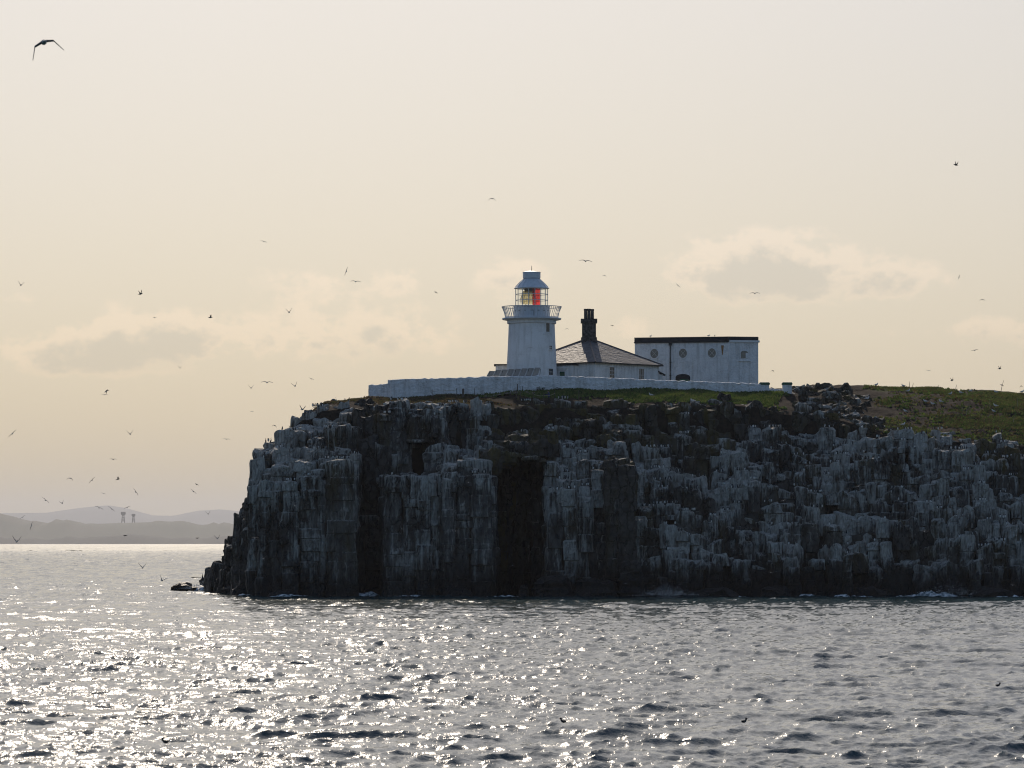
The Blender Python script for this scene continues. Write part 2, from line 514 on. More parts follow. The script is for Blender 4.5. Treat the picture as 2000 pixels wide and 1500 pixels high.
def sample(tile, Lm, x, y):
    n = tile.shape[0]
    u, v = x / Lm * n, y / Lm * n
    iu, iv = np.floor(u).astype(int), np.floor(v).astype(int)
    fu, fv = u - iu, v - iv
    i0, i1, j0, j1 = iu % n, (iu + 1) % n, iv % n, (iv + 1) % n
    return (tile[j0, i0] * (1 - fu) * (1 - fv) + tile[j0, i1] * fu * (1 - fv) + tile[j1, i0] * (1 - fu) * fv + tile[j1, i1] * fu * fv)

def build_sea():
    WD = R(-72)                                # waves run towards the viewer, a little across
    LA, LB = 173.0, 41.0
    a = ocean_tile(LA, 1024, 1.6, 30, WD, 3.5, 5)
    b = ocean_tile(LB, 1024, .22, 1.8, WD + .25, 1.2, 6)
    ka, kb = .12 / a[3], .29 / b[3]         # slope of swell and of chop
    V, F = [], []
    base = 0
    def sheet(y0, y1, dyk, tmax, nx, small):
        nonlocal base
        n = int(math.log(y1 / y0) / dyk) + 1
        ys = y0 * np.exp(np.linspace(0, math.log(y1 / y0), n))
        t = np.linspace(-tmax, tmax, nx)
        Y, T = np.meshgrid(ys, t, indexing='ij')
        X = Y * T
        fade = np.clip(1.6 - Y / 9000, .15, 1)
        z = (sample(a[0], LA, X, Y) * ka) * fade
        px = sample(a[1], LA, X, Y) * ka; py = sample(a[2], LA, X, Y) * ka
        if small:
            s = np.clip(1.5 - Y / 3000, .6, 1)
            gust = .75 + .5 * (.5 + .5 * fbm(X / 38, Y / 55, 0.0, 2))
            s = s * gust
            z = z + sample(b[0], LB, X, Y) * kb * s
            px = px + sample(b[1], LB, X, Y) * kb * s; py = py + sample(b[2], LB, X, Y) * kb * s
        z = z * np.interp(Y, [450, 1400], [1, 1.7]) * np.clip((Y * dyk / 2.0) ** .75, 1, 4)      # keep the slope where the rows are far apart
        V.append(np.stack([X + 1.25 * px, Y + 1.25 * py, z], -1).reshape(-1, 3))
        i = np.arange((n - 1) * (nx - 1))
        r, c = i // (nx - 1), i % (nx - 1)
        p = base + r * nx + c
        F.append(np.stack([p, p + 1, p + nx + 1, p + nx], -1))
        base += n * nx
    sheet(104, 760, .0019, .15, 600, True)
    sheet(755, 3200, .0022, .165, 330, True)
    sheet(3180, 74000, .008, .30, 300, True)
    V = np.concatenate(V); F = np.concatenate(F)
    # the rest of the sea, out of the lens, as a plain sheet a little lower
    q = np.array([[-35000, -400, -1.1], [35000, -400, -1.1], [35000, 75000, -1.1], [-35000, 75000, -1.1]], float)
    F = np.concatenate([F, np.array([[base, base + 1, base + 2, base + 3]])]); V = np.concatenate([V, q])
    me = bpy.data.meshes.new('sea')
    me.vertices.add(len(V)); me.vertices.foreach_set('co', V.ravel())
    me.loops.add(F.size); me.loops.foreach_set('vertex_index', F.ravel().astype(np.int32))
    me.polygons.add(len(F)); me.polygons.foreach_set('loop_start', np.arange(0, F.size, 4, dtype=np.int32))
    me.polygons.foreach_set('use_smooth', np.ones(len(F), bool))
    me.update(calc_edges=True); me.validate()
    o = bpy.data.objects.new('sea', me); COL.objects.link(o)
    m, nt, b_, L = mat('sea_water')
    geo = nt.nodes.new('ShaderNodeNewGeometry'); pos = geo.outputs['Position']
    b_.inputs['Base Color'].default_value = (.010, .040, .046, 1)
    sy = nt.nodes.new('ShaderNodeSeparateXYZ'); L.new(pos, sy.inputs[0])
    L.new(ramp(nt, sy.outputs[1], .085, .15, 300, 3500), b_.inputs['Roughness'])      # ruffled open water farther out
    b_.inputs['IOR'].default_value = 1.333
    r1 = noise_tex(nt, mapping(nt, pos, (1, .6, 1)), 4.2, 3, .6)
    r2 = noise_tex(nt, mapping(nt, pos, (1, .7, 1)), 1.3, 3, .55)
    h = math_node(nt, 'ADD', math_node(nt, 'MULTIPLY', r1, .036), math_node(nt, 'MULTIPLY', r2, .035))
    L.new(bump(nt, h, 1.0, 1.0), b_.inputs['Normal'])
    me.materials.append(m)
    tag(o, 'choppy dark blue sea glittering with sunlight in front of the cliff', None, None, 'structure')
    return o
build_sea()
#@@PART2
# ------------------------------------------------------------------ far coast and hills
def ridge(name, D, depth, prof, rough, freq, material, label, trees=0.0):
    xs = np.linspace(-.55, .60, 900) * D
    pxs = xs / D * FPX + 1000
    pp = np.array(prof, float)
    top = np.interp(pxs, pp[:, 0], pp[:, 1]) + (3 if trees else 1)
    z = CAMZ + (HOR - top) * D / FPX
    z = z + fbm(xs * freq / D, 0, D * .01, 5) * rough
    if trees:
        z = z + np.maximum(0, fbm(xs * freq * 9 / D, 3.0, 1.0, 3)) * trees
    rows = []
    for k, (f, d) in enumerate(((-.02, -.5), (.35, -.34), (.78, -.16), (1, 0), (.9, .35), (.5, .7), (-.02, 1))):
        zz = z * f + (fbm(xs * freq * 2 / D, k * 3.1, 2.0, 3) * rough * .4 if 0 < k < 3 else 0)
        rows.append(np.stack([xs, np.full_like(xs, D + d * depth), zz], -1))
    n = len(xs)
    V = np.concatenate(rows)
    F = [(r * n + i, r * n + i + 1, (r + 1) * n + i + 1, (r + 1) * n + i) for r in range(len(rows) - 1) for i in range(n - 1)]
    o = mesh_obj(name, V, F, material, None, True)
    return tag(o, label, None, None, 'structure')
M['coast'] = simple('coast_scrub', (.020, .019, .015), .95, .25, .004, col2=(.014, .016, .01))
M['field'] = simple('distant_fields', (.055, .065, .03), .95, .2, .0016, col2=(.075, .07, .04))
M['moor'] = simple('distant_moor', (.05, .05, .035), .95, .2, .0006)
ridge('coast', 20000, 700, [(-4000, 1046), (0, 1049), (100, 1051), (160, 1047), (230, 1044), (265, 1043), (330, 1049), (400, 1046), (440, 1047), (900, 1046), (5000, 1047)], 7, 40, M['coast'],
      'dark low strip of distant shore along the water', 10)
ridge('hills', 24500, 2500, [(-4000, 1022), (0, 1009), (25, 1012), (55, 1018), (90, 1018), (110, 1014), (145, 1019), (240, 1018), (300, 1017), (360, 1019), (460, 1027), (700, 1030), (1200, 1020), (5000, 1022)], 14, 40, M['field'],
      'grey green wooded hills behind the distant shore', 18)
ridge('far_hills', 60000, 9000, [(-4000, 1004), (-200, 1002), (0, 1005), (90, 1004), (150, 994), (210, 987), (245, 992), (290, 1006), (340, 1007), (385, 997), (430, 994), (470, 998), (600, 1004), (900, 994), (1500, 1003), (5000, 1002)], 30, 14, M['moor'],
      'pale blue far hills fading into haze')
def lattice_mast(px, py0, py1, D, label):
    p = at(px, py0, D)
    h = zof(py1, D) - p.z
    t = thing('lattice_mast', p, label, 'mast')
    b = MB(); wd = h * .16
    for sx, sy in ((-1, -1), (1, -1), (1, 1), (-1, 1)):
        b.tube([(sx * wd, sy * wd, -8), (sx * wd * .55, sy * wd * .55, h * .7)], 2.2, 4)
    for k in range(4):
        z0, z1 = h * .7 * k / 4, h * .7 * (k + 1) / 4
        w0, w1 = wd * (1 - .45 * k / 4), wd * (1 - .45 * (k + 1) / 4)
        b.tube([(-w0, -w0, z0), (w1, -w1, z1)], 1.3, 4); b.tube([(w0, -w0, z0), (-w1, -w1, z1)], 1.3, 4)
    b.build('frame', M['black'], t)
    c = MB(); c.lathe([(wd * .9, h * .66), (wd * 1.55, h * .78), (wd * 1.55, h), (wd * .8, h * 1.02)], 12)
    c.build('tank', M['coast'], t)
lattice_mast(241, 1019, 1000, 25300, 'taller of two hazy towers on the far wooded hill')
lattice_mast(261, 1019, 1004, 25300, 'shorter hazy tower just right of its taller twin on the hill')

# ------------------------------------------------------------------ the island: rock terraces read as (depth, photo row of the step's top)
ST = [
 (404, []), (410, [(541, 1147)]), (415, [(540, 1118)]), (430, [(534, 1102)]), (446, [(526, 1094), (529, 1066)]),
 (461, [(518, 1090), (521, 1060), (524, 1026)]), (474, [(511, 1088), (514, 1022), (518, 1000)]), (481, [(507, 1082), (510, 1012), (513, 966)]),
 (488, [(503, 1070), (505, 1000), (508, 940)]), (497, [(500, 1040), (502, 960), (506, 928)]), (501, [(498.5, 960), (503, 890), (507, 880)]),
 (522, [(498.5, 945), (501, 922), (505, 876), (511, 872)]), (545, [(498.5, 944), (501, 915), (505, 880), (509, 852)]),
 (560, [(498.5, 944), (501.5, 911), (505, 885), (509, 842), (514, 836)]), (580, [(498.5, 942), (501.5, 907), (506, 872), (510, 832), (515, 826)]),
 (600, [(498.5, 938), (501, 904), (506, 870), (510, 833), (515, 814), (521, 810)]), (632, [(498.5, 903), (503, 885), (508, 836), (513, 822), (518, 796), (523, 791)]),
 (688, [(498.5, 897), (504, 874), (508, 833), (514, 808), (520, 786)]), (692, [(505, 868), (509, 838), (514, 806), (520, 786)]),
 (752, [(507, 868), (510, 810), (516, 790)]), (756, [(497.8, 930), (509, 878), (511, 792)]), (802, [(498, 928), (509.5, 880), (511, 790)]),
 (806, [(498.4, 932), (515, 860), (516, 790)]), (848, [(498.4, 934), (515, 870), (516, 790)]), (853, [(498.2, 928), (503, 912), (507, 852), (511, 792)]),
 (884, [(498.2, 920), (502, 905), (506, 875), (512, 790)]), (905, [(498.2, 917), (502, 900), (505, 886), (512, 792)]), (940, [(498.4, 915), (502, 888), (505, 872), (510, 846), (514, 788)]),
 (958, [(498.6, 916), (502, 884), (505, 866), (509, 842), (514, 790)]), (964, [(508, 1010), (510, 940), (511.5, 862), (514, 826), (517, 796)]), (1010, [(511.5, 852), (513, 838), (516, 812), (520, 794)]),
 (1052, [(506, 1130), (511.5, 860), (514, 842), (517, 818), (521, 794)]), (1074, [(500.5, 1110), (503, 1050), (506, 985), (511.5, 866), (514, 842), (517, 820), (521, 794)]), (1080, [(498.8, 957), (504, 908), (507, 888), (511, 862), (515, 832), (519, 806), (524, 790)]),
 (1120, [(498.8, 962), (502, 934), (505, 900), (508, 880), (512, 858), (516, 828), (521, 802)]), (1158, [(499, 968), (501, 932), (504, 898), (508, 876), (512, 850), (516, 826), (521, 804)]),
 (1166, [(499.6, 918), (504, 894), (508, 870), (512, 846), (516, 822), (522, 800)]), (1228, [(499.6, 914), (504, 890), (508, 862), (512, 836), (517, 812), (522, 795)]),
 (1236, [(498.6, 1082), (502, 1010), (505, 945), (507, 915), (510, 885), (513, 858), (517, 826), (522, 798)]), (1275, [(498.6, 1082), (501, 1040), (503, 985), (506, 950), (508, 922), (511, 890), (515, 862), (519, 832), (523, 802)]),
 (1320, [(498.8, 1086), (501, 1050), (503, 1002), (505, 962), (507.5, 938), (510, 915), (513, 888), (517, 858), (521, 822), (525, 800)]),
 (1385, [(498.8, 1090), (501, 1060), (503, 1020), (505.5, 980), (508, 950), (510, 930), (513, 880), (517, 862), (521, 845), (527, 806)]),
 (1440, [(498.8, 1092), (501, 1064), (503, 1024), (505.5, 986), (508, 952), (511, 922), (514, 878), (518, 852), (524, 800), (530, 795)]),
 (1500, [(498.8, 1094), (501, 1060), (503, 1026), (506, 985), (508, 956), (511, 920), (514, 885), (518, 850), (524, 835), (529, 800), (533, 786)]),
 (1570, [(499, 1096), (501, 1066), (503, 1030), (506, 990), (508, 955), (511, 920), (514, 890), (518, 855), (523, 838), (528, 808), (533, 782), (538, 762)]),
 (1630, [(499, 1098), (501, 1060), (503, 1028), (506, 990), (508, 956), (511, 918), (514, 884), (518, 850), (522, 834), (528, 808), (534, 780), (539, 752)]),
 (1700, [(499, 1092), (501, 1056), (503, 1022), (505.5, 985), (508, 950), (511, 915), (514, 885), (517, 856), (520, 836), (529, 815), (536, 790), (541, 768)]),
 (1780, [(499, 1090), (501, 1054), (503, 1018), (505.5, 980), (508, 948), (511, 912), (514, 884), (517, 858), (520, 846)]),
 (1860, [(499, 1094), (501, 1058), (503, 1020), (505.5, 985), (508, 950), (511, 918), (514, 888), (517, 866), (520, 854)]),
 (1940, [(499, 1096), (501, 1060), (503, 1024), (505.5, 990), (508, 958), (511, 926), (514, 898), (517, 878), (520, 864)]),
 (2040, [(499, 1096), (501, 1062), (503, 1024), (505.5, 992), (508, 962), (511, 930), (514, 904), (517, 884), (520, 870)]),
 (2250, [(500, 1100), (502, 1062), (505, 1024), (508, 990), (512, 960), (516, 930), (520, 900), (524, 884)]), (2700, [(520, 1120), (530, 1060), (545, 1000)]), (2900, [])]
GD = np.arange(494.0, 560.0, .2)
ZT = np.full((len(ST), len(GD)), -2.2)
for i, (px, steps) in enumerate(ST):
    for d, py in steps:
        ZT[i, GD >= d] = zof(py, d)
SX = np.array([xof(p, 545 if p < 406 else (s_[0][0] + 1 if p < 500 else 503)) for p, s_ in ST])
def rockH(x, y):
    x = np.asarray(x, float); y = np.asarray(y, float)
    i = np.clip(np.searchsorted(SX, x) - 1, 0, len(SX) - 2)
    f = np.clip((x - SX[i]) / (SX[i + 1] - SX[i]), 0, 1)
    j = np.clip(((y - 494.0) / .2).astype(int), 0, len(GD) - 1)
    return ZT[i, j] * (1 - f) + ZT[i + 1, j] * f

GS = [(380, [(516, 1200), (560, 1200)]), (480, [(512, 1250), (560, 1250)]), (524, [(516, 1000), (560, 1000)]), (560, [(516, 856), (526, 850), (560, 860)]), (600, [(516, 822), (524, 812), (548, 815)]), (640, [(516, 806), (524, 789), (548, 792)]),
 (690, [(516, 802), (526, 779), (548, 781)]), (757, [(514, 800), (529, 777), (548, 776)]), (900, [(514, 798), (530, 770), (548, 766)]), (1000, [(516, 800), (530, 765), (548, 760)]),
 (1100, [(518, 800), (531, 762), (548, 755)]), (1300, [(521, 800), (534, 763), (550, 756)]), (1480, [(524, 800), (537, 765), (552, 760)]), (1540, [(524, 810), (537, 768), (554, 760)]),
 (1620, [(522, 822), (532, 795), (544, 752), (556, 752)]), (1700, [(520, 842), (530, 818), (545, 776), (560, 753)]), (1800, [(518, 856), (527, 836), (545, 780), (562, 757)]),
 (1900, [(518, 868), (527, 838), (545, 785), (565, 760)]), (2000, [(518, 878), (527, 842), (545, 790), (568, 764)]), (2200, [(520, 890), (530, 850), (548, 800), (575, 775)]), (2600, [(540, 1100), (600, 1000)]), (2900, [(540, 1200), (600, 1200)])]
HD = np.arange(505.0, 660.0, .5)
GT = np.zeros((len(GS), len(HD)))
for i, (px, pts) in enumerate(GS):
    d = np.array([p[0] for p in pts], float); z = np.array([zof(p[1], p[0]) for p in pts])
    slope = (z[1] - z[0]) / (d[1] - d[0])
    g = np.interp(HD, d, z)
    g = np.where(HD < d[0], z[0] + (HD - d[0]) * 3.5, g)
    g = np.where(HD > 600, g - ((HD - 600) / 12) ** 2, g)
    GT[i] = g
GX = np.array([xof(p, 530) for p, _ in GS])
def groundH(x, y):
    x = np.asarray(x, float); y = np.asarray(y, float)
    i = np.clip(np.searchsorted(GX, x) - 1, 0, len(GX) - 2)
    f = np.clip((x - GX[i]) / (GX[i + 1] - GX[i]), 0, 1)
    j = np.clip(((y - 505.0) / .5), 0, len(HD) - 1.001); j0 = j.astype(int); fj = j - j0
    a = GT[i, j0] * (1 - fj) + GT[i, j0 + 1] * fj
    b = GT[i + 1, j0] * (1 - fj) + GT[i + 1, j0 + 1] * fj
    return a * (1 - f) + b * f + .22 * fbm(x * .33, y * .33, 5.0, 3)

def pxy(x, y, z):
    return 1000 + x / y * FPX, HOR - (z - CAMZ) / y * FPX

# --- core of the cliff: a coarse dark mass just behind the columns
def build_core():
    xs = np.arange(-44, 118, .9); ys = np.concatenate([np.arange(495, 546, .8), np.arange(546, 650, 4)])
    X, Y = np.meshgrid(xs, ys)
    Z = np.minimum(rockH(X, Y), rockH(X, Y - 1.1)); Z = np.minimum(Z, np.minimum(rockH(X - 1, Y), rockH(X + 1, Y))) - 1.1
    Z = np.where(Y > 546, np.minimum(groundH(X, Y) - 1.0, Z), Z)
    Z = np.maximum(Z + .3 * fbm(X * .5, Y * .5, Z * .3, 2), -1.6)
    n = len(xs)
    F = [(r * n + i, r * n + i + 1, (r + 1) * n + i + 1, (r + 1) * n + i) for r in range(len(ys) - 1) for i in range(n - 1)]
    o = mesh_obj('cliff', np.stack([X, Y, Z], -1).reshape(-1, 3), F, M['rock'])
    set_tint(o.data, np.tile([[1.5, .0, .1]], (len(o.data.vertices), 1)), 'rockinfo')
    return tag(o, 'dark columnar sea cliff streaked white with guano below the lighthouse', None, None, 'structure')
cliff = build_core()

def voronoi(pts, nb_r):
    """cells by clipping against near neighbours"""
    cell = {}
    for i, (x, y) in enumerate(pts):
        cell.setdefault((int(x // nb_r), int(y // nb_r)), []).append(i)
    out = []
    for i, (x, y) in enumerate(pts):
        gx, gy = int(x // nb_r), int(y // nb_r)
        nb = [j for a in (-1, 0, 1) for b in (-1, 0, 1) for j in cell.get((gx + a, gy + b), ()) if j != i]
        nb.sort(key=lambda j: (pts[j][0] - x) ** 2 + (pts[j][1] - y) ** 2)
        nb = nb[:18]
        poly = [(x - 3, y - 3), (x + 3, y - 3), (x + 3, y + 3), (x - 3, y + 3)]
        for j in nb:
            mx, my = (x + pts[j][0]) / 2, (y + pts[j][1]) / 2
            nx, ny = pts[j][0] - x, pts[j][1] - y
            new = []
            for k in range(len(poly)):
                p, q = poly[k], poly[(k + 1) % len(poly)]
                dp = (p[0] - mx) * nx + (p[1] - my) * ny; dq = (q[0] - mx) * nx + (q[1] - my) * ny
                if dp <= 0: new.append(p)
                if dp * dq < 0:
                    t = dp / (dp - dq); new.append((p[0] + t * (q[0] - p[0]), p[1] + t * (q[1] - p[1])))
            poly = new
            if len(poly) < 3: break
        out.append((poly, nb[:10]))
    return out

def guano_of(px, py, rnd):
    """(amount, drip length in m, lichen) for a column whose top shows at px, py"""
    g, Ld, li = .5, 4.0, .15
    if px < 500: g, Ld = .28, 3.0
    elif px < 690: g, Ld = (.68, 5.5)
    elif px < 756: g, Ld = .15, 5.0
    elif px < 803: g, Ld = (.68 if py < 890 else .52), 6.0
    elif px < 852: g, Ld = (.92 if py > 890 else .6), 8.0
    elif px < 962: g, Ld = (.64, 6.0)
    elif px < 1078: g, Ld, li = .22, 1.5, .5
    elif px < 1164 and py > 880: g, Ld = .72, 8.0
    elif px < 1235 and py > 885: g, Ld, li = .28, 3.0, .55
    elif py > 1070: g, Ld = .4, 2.0
    elif py > 835: g, Ld, li = .60, 2.8, .1
    else: g, Ld, li = .30, 1.6, .5
    if 1000 < px < 1420 and py < 880 and py < 835 + (px - 1000) * .12:
        g, Ld, li = .22, 1.4, .65
    if px > 1440 and py < 832: g, Ld, li = .20, 1.2, .5
    if px > 1235 and py > 835 and rnd.random() < .55: Ld = 7.0
    if px > 1850 and py < 900: g, li = g * .6, .5
    return max(0, g + rnd.uniform(-.28, .22)), Ld * rnd.uniform(.6, 1.5), max(0, li + rnd.uniform(-.5, .5))

def column_mesh(poly, z0, z1, dz, seed, g, Ld, li, fine, wild):
    rnd = random.Random(seed)
    tx, ty = rnd.gauss(0, .16) * wild, rnd.gauss(-.12, .16) * wild      # slope of the broken top
    lx, ly = rnd.gauss(0, .035) * wild, rnd.gauss(.03, .03) * wild      # lean
    P = np.array(poly)
    Q = []
    for k in range(len(P)):                    # cut the corners, then subdivide the sides
        a, b = P[k], P[(k + 1) % len(P)]
        Q += [a * .86 + b * .14, a * .14 + b * .86]
    pts = []
    for k in range(len(Q)):
        a, b = Q[k], Q[(k + 1) % len(Q)]
        n = max(1, int(np.hypot(*(b - a)) / fine + .5))
        for t in range(n):
            pts.append(a + (b - a) * t / n)
    pts = np.array(pts); c = pts.mean(0); rel = pts - c; m = len(pts)
    joints = []
    z = z1 - rnd.uniform(.8, 3.0)
    while z > z0:
        joints.append(z); z -= rnd.uniform(.7, 3.2)
    lev = []
    z = z0
    while z < z1 - .6:
        lev.append((z, 1.0)); z += dz * rnd.uniform(.75, 1.25)
    for j in joints:
        lev += [(j - .10, 1.0), (j, .94), (j + .10, 1.0)]
    lev.sort()
    lev += [(z1 - .42, 1.0), (z1 - .14, .98 - .06 * wild * rnd.random()), (z1 - .02, rnd.uniform(.78, .92))]
    block = {}
    V, B = [], []
    for (z, s) in lev:
        b = sum(1 for j in joints if z > j)
        if b not in block:
            block[b] = (rnd.gauss(0, .09), rnd.gauss(0, .16), 1 + rnd.gauss(0, .06), rnd.gauss(0, .06))
        ox, oy, sc, tw = block[b]
        ct, sn = math.cos(tw), math.sin(tw)
        k = s * sc * (1 + .006 * (z1 - z))
        rx = (rel[:, 0] * ct - rel[:, 1] * sn) * k; ry = (rel[:, 0] * sn + rel[:, 1] * ct) * k
        V.append(np.stack([c[0] + rx + ox, c[1] + ry + oy, np.full(m, z)], -1))
    V = np.concatenate(V)
    d = V[:, :2] - c; ln = np.maximum(np.hypot(d[:, 0], d[:, 1]), .05)
    V[:, 0] += lx * (V[:, 2] - z1); V[:, 1] += ly * (V[:, 2] - z1)
    disp = (.19 + .07 * wild) * fbm(V[:, 0] * .75, V[:, 1] * .75, V[:, 2] * .6, 3) + (.08 + .03 * wild) * fbm(V[:, 0] * 2.6, V[:, 1] * 2.6, V[:, 2] * 2.2, 2)
    V[:, 0] += d[:, 0] / ln * disp; V[:, 1] += d[:, 1] / ln * disp
    k = np.clip(1 - (z1 - V[:, 2]) / 1.2, 0, 1)
    V[:, 2] += k * (d[:, 0] * tx + d[:, 1] * ty)
    top = V[:, 2] > z1 - .6
    V[top, 2] += (.16 + .14 * wild) * fbm(V[top, 0] * 1.3, V[top, 1] * 1.3, 7.0, 2) - .05
    nl = len(lev)
    V = np.concatenate([V, [[c[0], c[1], z1 + .02]]])
    F = [(r * m + i, r * m + (i + 1) % m, (r + 1) * m + (i + 1) % m, (r + 1) * m + i) for r in range(nl - 1) for i in range(m)]
    F += [((nl - 1) * m + i, (nl - 1) * m + (i + 1) % m, nl * m) for i in range(m)]
    below = np.clip((z1 - V[:, 2]) / Ld, 0, .75)
    info = np.stack([below, np.full(len(V), g), np.full(len(V), li)], -1)
    return V, F, info

LEDGES = []                                    # (x, y_front, y_back, z, half width, px, py, guano) places where birds can stand
def build_columns():
    rnd = random.Random(21)
    pts = []
    y = 494.0
    while y < 548:
        x = -42.0
        while x < 80:
            px = 1000 + x / 503 * FPX
            s = 1.2 if px > 1238 or y > 512 else (1.75 if px > 480 else 1.3)
            if rnd.random() < (.80 if px > 1238 or y > 512 else .92):
                pts.append((x + rnd.uniform(-.42, .42) * s, y + rnd.uniform(-.42, .42) * s))
            x += s
        y += 1.25
    big = []                                   # now and then one block is several columns wide
    for k in range(120):
        bx, by, br = rnd.uniform(15, 70), rnd.uniform(499, 522), rnd.uniform(1.1, 1.9)
        if all((bx - q[0]) ** 2 + (by - q[1]) ** 2 > (br + q[2] + .6) ** 2 for q in big): big.append((bx, by, br))
    for k in range(30):
        bx, by, br = rnd.uniform(-30, 14), rnd.uniform(499, 520), rnd.uniform(1.3, 2.0)
        if all((bx - q[0]) ** 2 + (by - q[1]) ** 2 > (br + q[2] + .6) ** 2 for q in big): big.append((bx, by, br))
    pts = [p for p in pts if all((p[0] - q[0]) ** 2 + (p[1] - q[1]) ** 2 > q[2] ** 2 for q in big)] + [(q[0], q[1]) for q in big]
    cells = voronoi(pts, 2.6)
    A = np.array(pts)
    warp = np.where(A[:, 0] > 14, 1.5, .5)
    wx = A[:, 0] + .45 * warp * vnoise(A[:, 0] * .35, A[:, 1] * .35, 1.0)
    wy = A[:, 1] + 1.3 * warp * vnoise(A[:, 0] * .14, A[:, 1] * .14, 19.0) + warp * vnoise(A[:, 0] * .30, A[:, 1] * .30, 9.0) + .5 * warp * vnoise(A[:, 0] * .9, A[:, 1] * .9, 4.0)
    H = rockH(wx, wy)
    jit = np.where(A[:, 0] > 14, .30, .25)
    clus = np.where(A[:, 0] > 14, 1.1, .6) * vnoise(A[:, 0] * .55, A[:, 1] * .55, 30.0) + np.where(A[:, 0] > 14, .5, .2) * vnoise(A[:, 0] * .2, A[:, 1] * .2, 50.0)
    clus = clus * np.where((A[:, 1] > 527) & (A[:, 0] > 36), .25, 1.0)
    H = np.where(H > -1, H + jit * RNG.normal(size=len(H)) + clus, H)
    G = groundH(A[:, 0], A[:, 1])
    # the broken edge under the turf is rock too
    d0 = np.interp(A[:, 0], GX, [p_[0][0] for _, p_ in GS])
    pxa = 1000 + A[:, 0] / A[:, 1] * FPX
    lim = d0 + np.where((pxa > 1000) & (pxa < 1480), 3.5, 1.8) + 1.5 * vnoise(A[:, 0] * .3, A[:, 1] * .3, 12.0)
    lim = np.where((pxa > 1552) & (pxa < 1700 + 20 * vnoise(A[:, 0], A[:, 1], 2.0)), 548, lim)
    lim = np.where((pxa > 1690) & (pxa < 1870), d0 + 1.8 + 22 * np.maximum(0, vnoise(A[:, 0] * .28, A[:, 1] * .28, 33.0) - .1), lim)
    edge = (A[:, 1] > 511) & (A[:, 1] < lim) & (H < G + .3) & (pxa > 560) & (H > 0)
    H = np.where(edge, np.maximum(H, G + .05 + np.where((A[:, 1] > 527) & (A[:, 0] > 36), .2, .35) * RNG.normal(size=len(H))), H)
    H = np.where((A[:, 1] > 528) & (pxa > 1520) & (pxa < 1730), np.minimum(H, G + .12 + .28 * RNG.random(len(H))), H)
    lo = np.full(len(H), -9.0)                 # bottom of a hanging column
    # overhangs: the roof of the big black recess and of the small cave
    pxs = 1000 + A[:, 0] / A[:, 1] * FPX
    hang = (pxs > 959) & (pxs < 1079) & (A[:, 1] > 502.5) & (A[:, 1] < 511.5)
    for i in np.where(hang)[0]:
        lo[i] = zof(912 - 26 * max(0, 1 - abs(pxs[i] - 1022) / 60.0) + 16 * float(vnoise(A[i, 0] * .45, A[i, 1] * .4, 0)) + rnd.uniform(-7, 7), A[i, 1]); H[i] = zof(np.interp(A[i, 1], [503, 505, 508, 511], [892, 872, 856, 846]) + rnd.uniform(-8, 8), A[i, 1])
    hang2 = (pxs > 803) & (pxs < 852) & (A[:, 1] > 509.5) & (A[:, 1] < 515.5)
    for i in np.where(hang2)[0]:
        lo[i] = zof(870 + 14 * float(vnoise(A[i, 0] * .8, A[i, 1] * .6, 3.0)), A[i, 1]) + rnd.uniform(-.9, .6); H[i] = zof(np.interp(A[i, 1], [510, 513], [812, 792]), A[i, 1])
    items = []
    for i, (poly, nb) in enumerate(cells):
        if H[i] < -.6 or len(poly) < 3:
            continue
        if A[i, 1] > 512 and H[i] < G[i] - .35:
            continue
        if lo[i] > -5:
            z0 = lo[i]
        else:
            z0 = min([H[j] if lo[j] < -5 else -1.4 for j in nb[:8]] + [H[i]]) - .9
            z0 = max(z0, -1.4)
        front = [H[j] for j in nb[:8] if A[j, 1] < A[i, 1] - .25]
        hf = max(front) if front else -1
        expo = max(0, H[i] - max(hf, 0))
        items.append((expo, i, poly, z0, H[i], hf))
    items.sort(key=lambda t: -t[0] * (max(p[0] for p in t[2]) - min(p[0] for p in t[2])))
    RV, RF, RI, nb_ = [], [], [], 0
    for rank, (expo, i, poly, z0, z1, hf) in enumerate(items):
        px, py = pxy(A[i, 0], A[i, 1], z1)
        g, Ld, li = guano_of(px, py, rnd)
        if lo[i] > -5: g *= .5
        if z1 - z0 > 6 and px < 1240:
            li = li if rnd.random() < .35 else li * .2
        wild = 1.0 if px > 1238 or py < 885 or px < 490 else .35
        V, F, I = column_mesh(poly, z0, z1, .5 if wild > .5 else .62, i, g, Ld, li, .42 if wild > .5 else .5, wild)
        xs = [p[0] for p in poly]; ys = [p[1] for p in poly]
        if z1 - hf > .5:
            LEDGES.append((A[i, 0], min(ys), max(ys), z1, (max(xs) - min(xs)) / 2, px, py, g))
        if rank < 300:
            c = V.mean(0)
            o = mesh_obj('rock_column', V - c, F, M['rock'], cliff, False, c)
            set_tint(o.data, I, 'rockinfo')
        else:
            RV.append(V); RI.append(I); RF += [tuple(q + nb_ for q in f) for f in F]; nb_ += len(V)
    o = mesh_obj('broken_rock', np.concatenate(RV), RF, M['rock'], cliff)
    set_tint(o.data, np.concatenate(RI), 'rockinfo')
    o['kind'] = 'stuff'
    print('columns', len(items), 'rest tris', sum(len(f) - 2 for f in RF))
build_columns()

